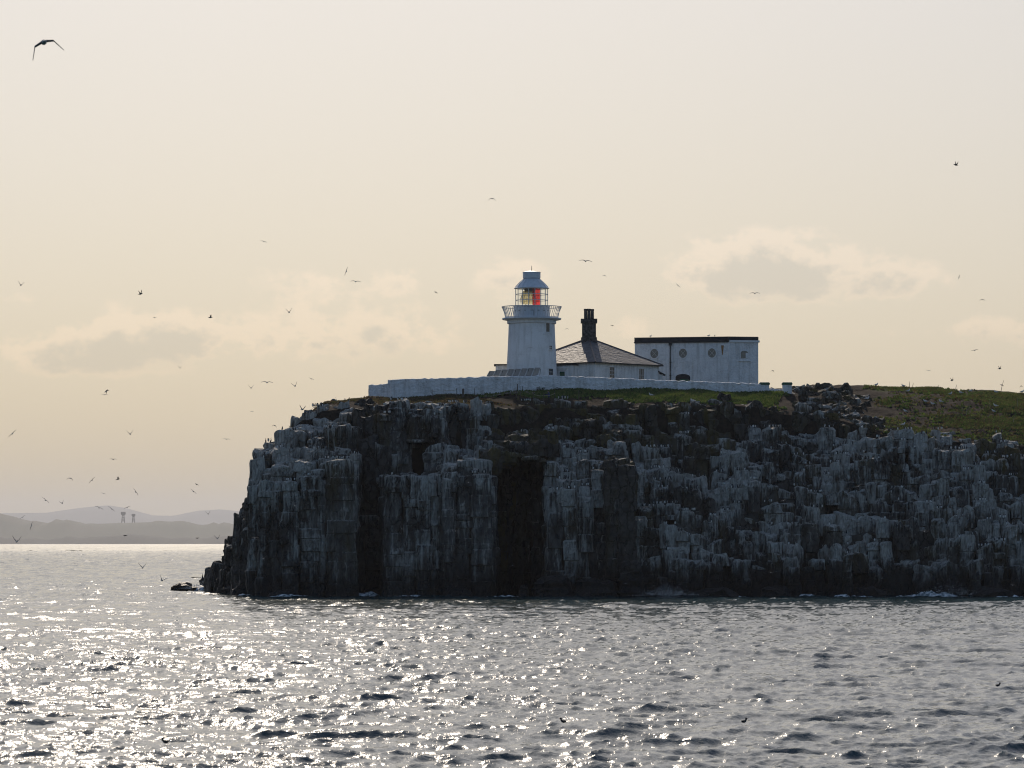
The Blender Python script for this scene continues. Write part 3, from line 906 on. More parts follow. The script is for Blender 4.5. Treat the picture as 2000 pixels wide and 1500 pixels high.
# --- low skerries and shelves at the foot
def boulder(name, px0, px1, py0, py1, D, dep, seed, label, cat='rock', g=.1):
    """a bedded slab of rock: stacked uneven layers"""
    rnd = random.Random(seed)
    x0, x1, zt, zb = xof(px0, D), xof(px1, D), zof(py0, D), min(zof(py1, D), -.3) - .6
    cx = (x0 + x1) / 2
    nx, nz = max(6, int((x1 - x0) / .45)), max(4, int((zt - zb) / .35))
    V, F = [], []
    m = 2 * (nx + 5)
    for k in range(nz + 1):
        f = k / nz
        z = zb + (zt - zb) * f
        lay = int(f * 3.2)
        sh = 1 - .10 * lay - .25 * max(0, f - .85) / .15
        for i in range(m):
            a = 2 * math.pi * i / m
            ca, sa = math.cos(a), math.sin(a)
            sx = math.copysign(abs(ca) ** .55, ca); sy = math.copysign(abs(sa) ** .55, sa)
            V.append([cx + sx * (x1 - x0) / 2 * sh, D + sy * dep * sh, z])
    V.append([cx, D, zt + .05])
    V = np.array(V)
    n = fbm(V[:, 0] * .8 + seed, V[:, 1] * .8, V[:, 2] * 1.6, 3)
    V[:, 0] += n * .25; V[:, 1] += n * .3
    V[:, 2] += np.where(V[:, 2] > zt - .5, .35, .05) * fbm(V[:, 0] * .9, V[:, 1] * .9, 3.0 + seed, 3)
    for k in range(nz):
        for i in range(m):
            F.append((k * m + i, k * m + (i + 1) % m, (k + 1) * m + (i + 1) % m, (k + 1) * m + i))
    F += [(nz * m + i, nz * m + (i + 1) % m, len(V) - 1) for i in range(m)]
    c = np.array([cx, D, 0])
    o = mesh_obj(name, V - c, F, M['rock'], None, False, c)
    set_tint(o.data, np.tile([[.9, g, .1]], (len(V), 1)), 'rockinfo')
    return tag(o, label, cat)
boulder('skerry', 334, 380, 1140.5, 1152, 556, 1.6, 1, 'long low dark skerry lying furthest from the cliff in the surf')
boulder('skerry', 390, 413, 1129, 1152, 556, 1.1, 2, 'small upright black rock with shags at the cliff foot')
boulder('skerry', 370, 420, 1145.5, 1152, 552, 1.3, 21, 'thin black ledge awash joining the skerry to the cliff toe')
boulder('rock_shelf', 424, 462, 1146, 1160, 522, 1.4, 3, 'flat wet rock shelf below the left cliff edge')
boulder('rock_shelf', 452, 492, 1148, 1164, 505, 1.4, 13, 'low wet rock slab beside the first buttress')
boulder('rock_shelf', 520, 585, 1154, 1168, 497, 1.2, 14, 'low black ledge awash along the first buttress')
boulder('rock_shelf', 860, 930, 1153, 1168, 496.4, 1.2, 15, 'low black ledge awash below the third buttress')
boulder('rock_shelf', 1330, 1450, 1152, 1168, 496.5, 1.6, 16, 'low black ledge awash right of the spray')
boulder('rock_shelf', 1480, 1550, 1146, 1168, 496.6, 1.6, 17, 'black wet ledge below the middle terraces')
boulder('rock_shelf', 1660, 1735, 1148, 1168, 496.7, 1.5, 18, 'black wet ledge left of the long surf')
boulder('rock_shelf', 1890, 1985, 1150, 1168, 496.6, 1.6, 19, 'black wet ledge at the right edge of the cliff')
boulder('rock_shelf', 1036, 1122, 1128, 1168, 496, 2.5, 4, 'sunlit bedded shelf rising right of the black cave mouth')
boulder('rock_shelf', 1110, 1216, 1134, 1168, 496.5, 2.4, 5, 'broad low sunlit shelf against the dark columns')
boulder('rock_shelf', 1012, 1034, 1146, 1168, 495, 1.2, 6, 'small pale topped rock at the cave mouth waterline')
boulder('rock_shelf', 1205, 1260, 1098, 1168, 496.6, 2.0, 7, 'steep black block standing in the water between the shelf and the spray')

# ------------------------------------------------------------------ ground on top
def build_ground():
    xs = np.arange(-36, 112, .55); ys = np.concatenate([np.arange(512, 575, .55), np.arange(575, 648, 2.5)])
    X, Y = np.meshgrid(xs, ys)
    Z = groundH(X, Y) + .10 * fbm(X * 1.3, Y * 1.3, 2.0, 2)
    Z = np.where(Y < 513, Z - 1.5, Z)
    PX, PY = pxy(X, Y, Z)
    q = PX + 50 * fbm(X * .25, Y * .25, 1.0, 3)
    st = lambda v, a, b: np.clip((v - a) / (b - a), 0, 1)
    tf = .30 * st(q, 690, 1000) * (1 - st(q, 1500, 1560)) + .65 * st(q, 960, 1050) * (1 - st(q, 1490, 1540)) * st(Y + 2 * fbm(X * .35, Y * .35, 6.0, 3), 525, 530)
    tf = tf + st(q, 1660, 1780) * np.clip(.1 + .7 * fbm(X * .16, Y * .16, 3.0, 3) + .5 * st(q, 1830, 1930) + .4 * st(Y, 550, 556), 0, 1)
    n = len(xs)
    F = [(r * n + i, r * n + i + 1, (r + 1) * n + i + 1, (r + 1) * n + i) for r in range(len(ys) - 1) for i in range(n - 1)]
    o = mesh_obj('ground', np.stack([X, Y, Z], -1).reshape(-1, 3), F, M['ground'], None, True)
    set_tint(o.data, np.repeat(tf.reshape(-1, 1), 3, 1), 'turf')
    tag(o, 'turf and bare soil on top of the island', None, None, 'structure')
build_ground()

def tufts(name, n, xr, yr, dens, hmin, hmax, cols, label, seed, wd=.05):
    g = np.random.default_rng(seed)
    x, y = g.uniform(*xr, n), g.uniform(*yr, n)
    z = groundH(x, y)
    px, py = pxy(x, y, z)
    k = g.random(n) < dens(px, py, x, y)
    x, y, z = x[k], y[k], z[k]
    m = len(x)
    c = np.array(cols)[g.integers(len(cols), size=m)] * g.uniform(.7, 1.3, (m, 1))
    V, C = [], []
    for q in range(4):
        a = g.uniform(0, 2 * math.pi, m); h = g.uniform(hmin, hmax, m); w_ = wd * g.uniform(.7, 1.5, m)
        bx, by = x + g.normal(0, .10, m), y + g.normal(0, .10, m)
        lx, ly = np.cos(a) * h * .45, np.sin(a) * h * .45
        V.append(np.stack([np.stack([bx - w_, by, z - .08], -1), np.stack([bx + w_, by, z - .08], -1),
                           np.stack([bx + lx + w_ * .3, by + ly, z + h], -1), np.stack([bx + lx * .5 - w_ * .8, by + ly * .5, z + h * .55], -1)], 1).reshape(-1, 3))
        C.append(np.repeat(c, 4, 0))
    V, C = np.concatenate(V), np.concatenate(C)
    o = mesh_obj(name, V, np.arange(len(V)).reshape(-1, 4).tolist(), M['blade'])
    set_tint(o.data, C)
    tag(o, label, None, None, 'stuff')
GREEN = [(.09, .14, .03), (.12, .16, .035), (.065, .11, .025), (.15, .16, .05)]
DRY = [(.11, .10, .035), (.13, .095, .045), (.08, .10, .028), (.10, .07, .035), (.08, .10, .025)]
def soft(v, a, b):
    return np.clip((v - a) / (b - a), 0, 1)
def wob(x, y, sc, off):
    return fbm(x * sc, y * sc, off, 3)
def d_wall(px, py, x, y):
    q = px + 45 * wob(x, y, .3, 1.0)
    return soft(q, 930, 1040) * (1 - soft(q, 1490, 1530)) * soft(y + 1.6 * wob(x, y, .35, 6.0), 525.5, 529)
tufts('grass', 17000, (-8, 36), (522, 537), d_wall, .12, .34, GREEN, 'strip of long green grass below the white wall', 1, .07)
def d_slope(px, py, x, y):
    q = px + 60 * wob(x, y, .2, 2.0)
    k = .18 + .9 * wob(x, y, .16, 3.0) + .55 * soft(q, 1830, 1930) + .4 * soft(y, 550, 556)
    return np.clip(k, .08, 1) * soft(q, 1690, 1780)
tufts('grass', 30000, (42, 80), (519, 566), d_slope, .10, .30, DRY + GREEN, 'grass over the slope at the far right of the island', 2, .08)
def d_edge(px, py, x, y):
    return .6 * soft(px, 600, 660) * (1 - soft(px, 960, 1040)) * soft(.5 + wob(x, y, .3, 8.0), .2, .6)
tufts('dry_grass', 6000, (-26, 3), (519, 530), d_edge, .08, .2, [(.13, .09, .05), (.10, .08, .04), (.09, .09, .03)], 'dry brown turf on the cliff edge beneath the wall', 3, .07)
#@@PART3
# ------------------------------------------------------------------ lighthouse
def frame_on(origin, u, n):
    """wall frame: u along the wall, n outward (horizontal unit vectors), z up"""
    o, u, n = Vector(origin), Vector(u), Vector(n)
    return lambda a, b, z: tuple(o + u * a + n * b + Vector((0, 0, z)))
def sash(parent, fr, uc, w_, z0, z1, cols=2, rows=2, name='window', depth=.14, frame_mat=None):
    """a window in a wall frame: dark pane set back inside a proud surround, with bars"""
    fm = frame_mat or M['trim']
    b = MB()
    t = .07
    b.fbox(fr, uc - w_ / 2 - t, uc - w_ / 2, -depth, .035, z0 - t, z1 + t)
    b.fbox(fr, uc + w_ / 2, uc + w_ / 2 + t, -depth, .035, z0 - t, z1 + t)
    b.fbox(fr, uc - w_ / 2, uc + w_ / 2, -depth, .034, z1, z1 + t)
    win = b.build(name, fm, parent)
    MB().fbox(fr, uc - w_ / 2 - .12, uc + w_ / 2 + .12, -.05, .10, z0 - t - .06, z0 - .001).build('sill', fm, win)
    for i in range(cols):
        for j in range(rows):
            a0, a1 = uc - w_ / 2 + w_ * i / cols, uc - w_ / 2 + w_ * (i + 1) / cols
            c0, c1 = z0 + (z1 - z0) * j / rows, z0 + (z1 - z0) * (j + 1) / rows
            MB().fbox(fr, a0 + .02, a1 - .02, .004, .012, c0 + .02, c1 - .02).build('pane', M['window'], win)
    g = MB()
    for i in range(1, cols):
        a = uc - w_ / 2 + w_ * i / cols; g.fbox(fr, a - .022, a + .022, .006, .024, z0, z1)
    for j in range(1, rows):
        c = z0 + (z1 - z0) * j / rows; g.fbox(fr, uc - w_ / 2, uc + w_ / 2, .006, .026, c - .022, c + .022)
    if g.v: g.build('glazing_bar', fm, win)
    return win

TD = 545.0
TZ = 26.2
def build_tower():
    kx = TD / FPX
    t = thing('lighthouse', (xof(1038.5, TD), TD, TZ), 'white round lighthouse tower with railed gallery and glazed lantern', 'lighthouse')
    zz = lambda py: zof(py, TD) - TZ
    def wall_r(z):
        return np.interp(z, [0, zz(735), zz(700), zz(660), zz(631)], [3.62, 3.38, 3.26, 3.13, 3.06])
    prof = [(wall_r(z), z) for z in np.linspace(-.6, zz(631), 26)]
    smooth_by_angle(MB().lathe(prof, 72).build('tower_wall', M['tower'], t))
    smooth_by_angle(MB().lathe([(wall_r(zz(707)) + .035, zz(707.6)), (wall_r(zz(707)) + .035, zz(706.6))], 72).build('string_course', M['tower'], t))
    smooth_by_angle(MB().lathe([(3.15, zz(633)), (3.27, zz(632)), (3.27, zz(626.5)), (3.35, zz(626))], 72).build('cornice', M['tower'], t))
    smooth_by_angle(MB().lathe([(3.4, zz(626.2)), (3.86, zz(624.8)), (3.97, zz(623.2)), (3.93, zz(621.6)), (3.7, zz(621.3))], 72).build('gallery_slab', M['lantern'], t))
    # railing: flared balusters
    rail = MB()
    nb = 60
    zb, zt = zz(621.2), zz(599.5)
    for i in range(nb):
        a = 2 * math.pi * i / nb
        pts = [((3.50 + .46 * f ** 1.4) * math.cos(a), (3.50 + .46 * f ** 1.4) * math.sin(a), zb + (zt - zb) * f) for f in (0, .35, .7, 1)]
        if i < 100:
            MB().tube(pts, .032, 5).build('baluster', M['rail'], t)
    ring = lambda r, z, rr: [(r * math.cos(2 * math.pi * i / 64), r * math.sin(2 * math.pi * i / 64), z) for i in range(65)]
    MB().tube(ring(3.98, zt, 0), .055, 6).build('handrail', M['rail'], t)
    MB().tube(ring(3.52, zb + .09, 0), .05, 6).build('bottom_rail', M['rail'], t)
    # lantern base drum
    dr = MB().lathe([(2.42, zb - .05), (2.42, zz(600.2)), (2.50, zz(599.6)), (2.50, zz(598.6)), (2.22, zz(598.2))], 64).build('lantern_drum', M['lantern'], t)
    smooth_by_angle(dr)
    v = MB()
    for k in range(7):
        a = R(-90 + (k - 3) * 21); ca, sa = math.cos(a), math.sin(a)
        fr = frame_on((2.42 * ca, 2.42 * sa, 0), (-sa, ca, 0), (ca, sa, 0))
        MB().fbox(fr, -.16, .16, -.02, .03, zz(608), zz(607.2)).build('vent', M['black'] if k == 3 else M['felt'], dr)
    MB().tube([(.28, -2.46, zz(619)), (.28, -2.46, zz(607))], .025, 5).build('conduit', M['black'], dr)
    # glazing
    g0, g1 = zz(598.4), zz(563.4)
    nm, nr, rg = 16, 3, 2.18
    lan = MB()
    ang = [2 * math.pi * (i + .5) / nm - math.pi / 2 for i in range(nm)]
    for a in ang:
        lan.tube([(rg * math.cos(a), rg * math.sin(a), g0), (rg * math.cos(a), rg * math.sin(a), g1)], .045, 6)
    for j in range(nr + 1):
        z = g0 + (g1 - g0) * j / nr
        lan.tube([(rg * math.cos(ang[i % nm]), rg * math.sin(ang[i % nm]), z) for i in range(nm + 1)], .04 if 0 < j < nr else .06, 6)
    gz = lan.build('glazing_frame', M['lantern'], t)
    for i in range(nm):
        a0, a1 = ang[i], ang[(i + 1) % nm]
        for j in range(nr):
            z0, z1 = g0 + (g1 - g0) * j / nr + .03, g0 + (g1 - g0) * (j + 1) / nr - .03
            r_ = rg - .01
            MB().poly([(r_ * math.cos(a0), r_ * math.sin(a0), z0), (r_ * math.cos(a1), r_ * math.sin(a1), z0), (r_ * math.cos(a1), r_ * math.sin(a1), z1), (r_ * math.cos(a0), r_ * math.sin(a0), z1)]).build('pane', M['pane'], gz)
    # lens, pedestal and red sector screen
    lz = zz(583)
    lp = []
    for k in range(23):                         # stepped prisms of the lens
        f = k / 22; z = zz(594) + (lz + 1.0 - zz(594)) * f
        r0 = .5 + .52 * math.sin(math.pi * (.12 + .76 * f)) ** .8
        lp.append((r0 * (1.0 if k % 2 else .90), z))
    MB().lathe(lp, 28, -.45, -.1).build('lens', M['lens'], t)
    ped = MB().lathe([(.5, zb), (.5, zz(596))], 20, -.35, 0); ped.build('pedestal', M['black'], t)
    fr_ = MB()
    for k in range(8):
        a = 2 * math.pi * k / 8 + .2
        fr_.tube([(-.45 + 1.0 * math.cos(a), -.1 + 1.0 * math.sin(a), zz(593)), (-.45 + 1.06 * math.cos(a), -.1 + 1.06 * math.sin(a), lz), (-.45 + .5 * math.cos(a), -.1 + .5 * math.sin(a), lz + 1.0)], .035, 5)
    fr_.build('lens_frame', M['brass'], t)
    MB().lathe([(.62, zz(571)), (.8, zz(564.5))], 20, -.25, .1).build('ventilator', M['black'], t)
    smooth_by_angle(MB().lathe([(1.45, g0 + .02), (1.45, g1 - .05)], 14, 0, 0, R(-86), R(-40), False).build('red_screen', M['red'], t))
    # roof
    roof = MB()
    pr = [(2.36, zz(563.6)), (2.36, zz(562.8)), (2.24, zz(561.6)), (1.85, zz(555)), (1.45, zz(549.6)), (1.12, zz(545.4)), (1.06, zz(544))]
    smooth_by_angle(roof.lathe(pr, 48).build('lantern_roof', M['lantern'], t), 50)
    rb = MB()
    for i in range(16):
        a = ang[i]
        rb.tube([(r * 1.005 * math.cos(a), r * 1.005 * math.sin(a), z + .01) for r, z in pr[2:]], .028, 4)
    rb.build('roof_rib', M['lantern'], t)
    smooth_by_angle(MB().lathe([(1.05, zz(544.4)), (1.18, zz(543.4)), (1.18, zz(532.4)), (1.22, zz(532)), (1.2, zz(531.4)), (.5, zz(529.6)), (.1, zz(529))], 40).build('vent_drum', M['lantern'], t), 30)
    MB().tube([(0, 0, zz(530)), (0, 0, zz(519))], [.05, .025], 6).build('lightning_rod', M['black'], t)
    # windows on the quarter facing right of the camera
    for px, py0, py1, wd, co, ro in ((1069.5, 650, 633, .62, 1, 1), (1075, 684, 676.5, .52, 2, 2), (1075.5, 734, 721.5, .8, 2, 2)):
        zm = zz((py0 + py1) / 2); r = float(wall_r(zm)); dx = (px - 1038.5) * kx
        a = math.asin(max(-1, min(1, dx / r))) - math.pi / 2
        ca, sa = math.cos(a), math.sin(a)
        fr = frame_on(((r + .012) * ca, (r + .012) * sa, 0), (-sa, ca, 0), (ca, sa, 0))
        if ro == 1:
            b = MB(); b.fbox(fr, -.75, .75, -.3, .05, zz(655.5), zz(653.4)); b.fbox(fr, .36, .62, -.3, .055, zz(653), zz(631.6)); b.fbox(fr, -.55, -.36, -.3, .055, zz(653), zz(631.6))
            b.build('window_surround', M['tower'], t)
        sash(t, fr, 0, wd, zz(py0), zz(py1), co, ro, 'window', .3, M['tower'] if ro == 1 else None)
    # earth cable
    dx = 22.5 * kx
    cab = []
    for z in np.linspace(0, zz(632), 24):
        r = float(wall_r(z)) + .01; cab.append((dx, -math.sqrt(r * r - dx * dx), z))
    MB().tube(cab, .016, 4).build('cable', M['tower'], t)
build_tower()

# ------------------------------------------------------------------ small flat-roofed shed left of the tower
def build_shed():
    D = 553.0
    x0, x1 = xof(968, D), xof(1000, D)
    t = thing('shed', ((x0 + x1) / 2, D, TZ), 'low white shed with a flat dark roof just left of the tower', 'shed')
    h = zof(713.5, D) - TZ; hw = (x1 - x0) / 2
    MB().box(-hw, hw, -.5, 3.5, -.4, h).build('wall', M['render'], t)
    MB().box(-hw - .22, hw + .2, -.75, 3.7, h + .001, h + .14).build('roof', M['felt'], t)
build_shed()

# ------------------------------------------------------------------ keepers' cottage with pyramid roof
def build_cottage():
    D = 552.5
    cx = xof(1150.5, D)
    ground = TZ + .2
    t = thing('cottage', (cx, D, ground), 'single storey white cottage with grey slate hipped roof and black chimney', 'cottage')
    A0 = R(-86)
    hd = 9.55
    cor = [Vector((hd * math.cos(A0 + k * math.pi / 2), hd * math.sin(A0 + k * math.pi / 2), 0)) for k in range(4)]   # near, right, far, left
    ez = zof(707.5, D - 9.6) - ground
    MB().prism([(c.x, c.y) for c in cor], -.6, ez - .02).build('wall', M['render'], t)
    apz = zof(660.5, D) - ground
    ov = 1.055
    eav = [c * ov for c in cor]
    ap = Vector((0, 0, apz))
    body = MB()
    bs = [Vector((e.x, e.y, ez + .02)) for e in eav]
    body.poly([tuple(b) for b in reversed(bs)])
    for k in range(4):
        body.poly([tuple(bs[k]), tuple(bs[(k + 1) % 4]), tuple(ap)])
    roof = body.build('roof', M['slate'], t)
    # slate courses on all four slopes
    sl = MB()
    rnd = random.Random(4)
    for k in range(4):
        p0, p1 = bs[k], bs[(k + 1) % 4]
        mid = (p0 + p1) / 2
        up = (ap - mid); Ls = up.length; upn = up.normalized(); ud = (p1 - p0).normalized(); nn = ud.cross(upn).normalized()
        half = (p1 - p0).length / 2
        rows = 27
        for r in range(rows):
            f0, f1 = r / rows, (r + 1.25) / rows
            if f1 > 1: f1 = 1
            wd = half * (1 - f0) - .05
            n = max(1, int(2 * wd / .42))
            for i in range(n):
                a0, a1 = -wd + 2 * wd * i / n + .006, -wd + 2 * wd * (i + 1) / n - .006
                wt = half * (1 - f1)
                if abs(a0) > wt + .35 and abs(a1) > wt + .35: continue
                lift = .035 + rnd.uniform(0, .03); dn = rnd.uniform(-.03, .02)
                q = [mid + ud * a0 + upn * (Ls * f0 + dn) + nn * lift, mid + ud * a1 + upn * (Ls * f0 + dn) + nn * (lift + rnd.uniform(-.012, .012)),
                     mid + ud * a1 + upn * Ls * f1 + nn * .008, mid + ud * a0 + upn * Ls * f1 + nn * .008]
                b = len(sl.v); sl.v += [tuple(x) for x in q] + [tuple(x - nn * .03) for x in q[:2]]
                sl.f += [(b, b + 1, b + 2, b + 3), (b + 4, b + 5, b + 1, b)]
    so = sl.build('slates', M['slate'], roof); so['kind'] = 'stuff'
    for k in range(4):
        MB().tube([tuple(bs[k] + Vector((0, 0, .04))), tuple(ap + Vector((0, 0, .05)))], .085, 6).build('hip_ridge', M['lead'], roof)
    for k in range(4):
        p0, p1 = bs[k], bs[(k + 1) % 4]
        n = Vector(((p0 + p1).x, (p0 + p1).y, 0)).normalized(); u = (p1 - p0).normalized()
        fr = frame_on(p0, u, n)
        MB().fbox(fr, 0.0, (p1 - p0).length, -.06, .07, -.13, .03).build('gutter', M['black'], t)
    # chimney
    s = MB()
    ch = thing_part = None
    c0, c1 = zof(663, D) - ground - .5, zof(627.5, D) - ground
    w1 = .93
    st = MB().box(-w1, w1, -w1, w1, c0, c1).build('chimney', M['tar'], t)
    MB().box(-w1 - .13, w1 + .13, -w1 - .13, w1 + .13, c0 + .05, c0 + .75).build('chimney_base', M['tar'], st)
    MB().box(-w1 - .17, w1 + .17, -w1 - .17, w1 + .17, c1 - .25, c1 + .30).build('chimney_cap', M['tar'], st)
    zt = zof(603.5, D) - ground
    rnd = random.Random(9)
    for i in range(3):
        for j in range(2):
            x, y = (i - 1) * .45, (j - .5) * .6
            MB().lathe([(.22, c1 + .2), (.21, zt - .25), (.25, zt - .2), (.24, zt + rnd.uniform(-.05, .06))], 10, x, y).build('chimney_pot', M['tar'], st)
    # right face windows
    u = (cor[1] - cor[0]).normalized(); n = Vector((u.y, -u.x, 0))
    Lf = (cor[1] - cor[0]).length
    fr = frame_on(cor[0], u, n)
    zb, zt_ = zof(740, D - 6) - ground, zof(717.5, D - 6) - ground
    sash(t, fr, Lf * .255, 1.0, zb, zt_, 2, 3)
    sash(t, fr, Lf * .715, 1.0, zb - .2, zt_ - .02, 3, 2)
    # left face: porch with a green door and a stone hood
    u2 = (cor[0] - cor[3]).normalized(); n2 = Vector((u2.y, -u2.x, 0))
    fr2 = frame_on(cor[3], u2, n2)
    p0, p1 = Lf * .54, Lf * .775
    po = MB().fbox(fr2, p0, p1, -.1, 1.3, -.5, ez - .35).build('porch', M['render'], t)
    MB().fbox(fr2, p0 - .15, p1 + .15, -.05, 1.5, ez - .349, ez - .20).build('porch_roof', M['felt'], po)
    dc = (p0 + p1) / 2
    zd = zof(727.5, D - 5) - ground
    MB().fbox(fr2, dc - .45, dc + .45, 1.25, 1.31, -.3, zd).build('door', M['green'], po)
    MB().fbox(fr2, dc - .62, dc - .46, 1.28, 1.38, -.3, zd + .12).build('door_jamb', M['trim'], po)
    MB().fbox(fr2, dc + .46, dc + .62, 1.28, 1.38, -.3, zd + .12).build('door_jamb', M['trim'], po)
    MB().fbox(fr2, dc - .95, dc + .95, 1.28, 1.5, zd + .45, zd + .62).build('hood', M['trim'], po)
    MB().fbox(fr2, dc - .75, dc + .75, 1.28, 1.42, zd + .25, zd + .45).build('hood', M['trim'], po)
    # lean-to on the far right corner, roof seen edge on
    q = cor[1]
    zl = zof(724, D) - ground
    l = MB()
    l.quadbox([(q.x - .3, q.y - .2, zl - .12), (q.x + .82, q.y - .2, zl - .62), (q.x + .82, q.y + 2.4, zl - .62), (q.x - .3, q.y + 2.4, zl - .12),
               (q.x - .3, q.y - .2, zl + .12), (q.x + .82, q.y - .2, zl - .50), (q.x + .82, q.y + 2.4, zl - .50), (q.x - .3, q.y + 2.4, zl + .12)])
    l.build('lean_to_roof', M['felt'], t)
    MB().box(q.x - .3, q.x + .45, q.y + .1, q.y + 2.2, -.5, zl - .45).build('lean_to_wall', M['render'], t)
build_cottage()

# ------------------------------------------------------------------ two-storey white block with porthole windows
def build_block():
    D0, D1 = 563.5, 560.4
    a = Vector((xof(1240, D0), D0, 0)); b = Vector((xof(1424, D1), D1, 0))
    ground = TZ - .1
    t = thing('white_block', (a.x, a.y, ground), 'two storey white flat topped building with round windows and dark parapet', 'building')
    L = (b - a).length; u = (b - a).normalized(); n = Vector((u.y, -u.x, 0))
    fr = frame_on((0, 0, 0), u, n)
    zt = zof(669.5, (D0 + D1) / 2) - ground
    body = MB().fbox(fr, 0, L, -7.5, 0, -.6, zt).build('wall', M['render'], t)
    pt = zof(659.2, (D0 + D1) / 2) - ground
    MB().fbox(fr, -.10, L + .02, -7.6, .16, zt + .001, zt + .16).build('gutter', M['black'], t)
    MB().fbox(fr, -.04, L + .02, -7.4, .06, zt + .161, pt).build('parapet', M['felt'], t)
    MB().fbox(fr, -.08, L + .02, -7.5, .10, pt + .001, pt + .06).build('coping', M['felt'], t)
    # right wing, a little forward
    c = Vector((xof(1481.5, 561.2), 561.2, 0)) - a; b0 = Vector((L * u.x, L * u.y, 0)) + n * .25
    L2 = (c - b0).length; u2 = (c - b0).normalized(); n2 = Vector((u2.y, -u2.x, 0))
    fr2 = frame_on(b0, u2, n2)
    zt2 = zof(668.5, 560.5) - ground
    MB().fbox(fr2, 0, L2, -8, 0, -.6, zt2).build('wing_wall', M['render'], t)
    zc = zof(664.5, 560.5) - ground
    MB().fbox(fr2, .12, L2 + .16, -8.1, .16, zt2 + .001, zc).build('cornice', M['trim'], t)
    zp = zof(657.4, 560.5) - ground
    MB().fbox(fr2, -.05, L2 + .02, -7.9, .05, zc + .001, zp).build('wing_parapet', M['felt'], t)
    # portholes
    for px, py in ((1278.5, 690.5), (1334.5, 690), (1391, 689.5)):
        uc = (px - 1240) / (1424 - 1240) * L
        zc_ = zof(py, D0 - (D0 - D1) * uc / L) - ground
        rx, rz = .56, .64
        def ring(r0x, r0z, r1x, r1z, n0, n1, mt, nm, par):
            m = MB(); k = 36
            for (rx_, rz_, nn_) in ((r0x, r0z, n0), (r1x, r1z, n0), (r1x, r1z, n1), (r0x, r0z, n1)):
                for i in range(k):
                    q = 2 * math.pi * i / k
                    m.v.append(fr(uc + rx_ * math.cos(q), nn_, zc_ + rz_ * math.sin(q)))
            for j in range(4):
                for i in range(k):
                    m.f.append((j * k + i, j * k + (i + 1) % k, ((j + 1) % 4) * k + (i + 1) % k, ((j + 1) % 4) * k + i))
            return smooth_by_angle(m.build(nm, mt, par), 40)
        win = ring(rx, rz, rx + .13, rz + .13, -.02, .07, M['trim'], 'round_window', t)
        m = MB()
        m.poly([fr(uc + rx * 1.02 * math.cos(2 * math.pi * i / 32), .012, zc_ + rz * 1.02 * math.sin(2 * math.pi * i / 32)) for i in range(32)])
        m.build('pane', M['porthole'], win)
        for s in (-1, 1):
            d = Vector(u) * (rx * .68 * s) + Vector((0, 0, rz * .68))
            cpt = Vector(fr(uc, .03, zc_))
            MB().tube([tuple(cpt - d), tuple(cpt + d)], .013, 4).build('glazing_bar', M['trim'], win)
        MB().fbox(fr, uc - .28, uc + .28, -.02, .06, zc_ - 1.22, zc_ - 1.12).build('ledge', M['trim'], win)
    # blocked putlog holes under the eaves
    for px in (1255, 1300, 1323, 1343, 1369):
        uc = (px - 1240) / 184 * L; zc_ = zof(675.5, 562) - ground
        MB().fbox(fr, uc - .2, uc + .2, -.02, .022, zc_ - .2, zc_ + .2).build('vent_block', M['trim'], t)
    uc = (1411.5 - 1240) / 184 * L; zc_ = zof(675.5, 562) - ground
    m = MB(); m.poly([fr(uc - .2, .012, zc_), fr(uc - .03, .012, zc_ - 1.3), fr(uc + .06, .012, zc_ - 1.3), fr(uc + .2, .012, zc_)])
    m.build('rust_stain', M['rust'], t)['label'] = 'orange rust stain running down from an old bracket'
    # drain pipe
    uc = (1310 - 1240) / 184 * L
    pp = MB().tube([fr(uc, .14, -.3), fr(uc, .14, zt - .35)], .075, 8).build('drain_pipe', M['black'], t)
    MB().fbox(fr, uc - .2, uc + .2, .02, .30, zt - .35, zt - .01).build('hopper', M['black'], pp)
    for z in (1.2, 3.4, 5.2):
        MB().fbox(fr, uc - .13, uc + .13, .01, .2, z, z + .08).build('bracket', M['black'], pp)
    # arched green doorway
    d0, d1 = (1320 - 1240) / 184 * L, (1348.5 - 1240) / 184 * L
    zs, za = zof(736.5, 562) - ground, zof(730.5, 562) - ground
    def arch(u0, u1, z0, zs_, za_, k=14):
        return [(u0, z0), (u1, z0)] + [((u0 + u1) / 2 + (u1 - u0) / 2 * math.cos(math.pi * i / k), zs_ + (za_ - zs_) * math.sin(math.pi * i / k)) for i in range(k + 1)]
    P_ = arch(d0, d1, -.5, zs, za)
    m = MB(); k = len(P_)
    m.v = [fr(p, .03, z) for p, z in P_] + [fr(p, -.02, z) for p, z in P_]
    m.f = [tuple(range(k))] + [(i, (i + 1) % k, k + (i + 1) % k, k + i) for i in range(k)]
    dr = m.build('doorway', M['black'], t)
    P2 = arch(d0 + .35, d1 - .06, -.45, zs - .55, zs - .25)
    m = MB(); k = len(P2)
    m.v = [fr(p, .07, z) for p, z in P2] + [fr(p, .031, z) for p, z in P2]
    m.f = [tuple(range(k))] + [(i, (i + 1) % k, k + (i + 1) % k, k + i) for i in range(k)]
    m.build('door_leaf', M['green'], dr)
    # wing window with segmental head
    uc = (1454 - 1424) / 58 * L2 + .05
    z0, z1s, z1 = zof(699.5, 560.5) - ground, zof(689, 560.5) - ground, zof(685, 560.5) - ground
    def slab(P_, n0, n1, nm, mt, par):
        m = MB(); k = len(P_)
        m.v = [fr2(p, n1, z) for p, z in P_] + [fr2(p, n0, z) for p, z in P_]
        m.f = [tuple(range(k))] + [(i, (i + 1) % k, k + (i + 1) % k, k + i) for i in range(k)]
        return m.build(nm, mt, par)
    win = slab(arch(uc - .62, uc + .62, z0 - .05, z1s + .05, z1 + .1), -.02, .05, 'arched_window', M['trim'], t)
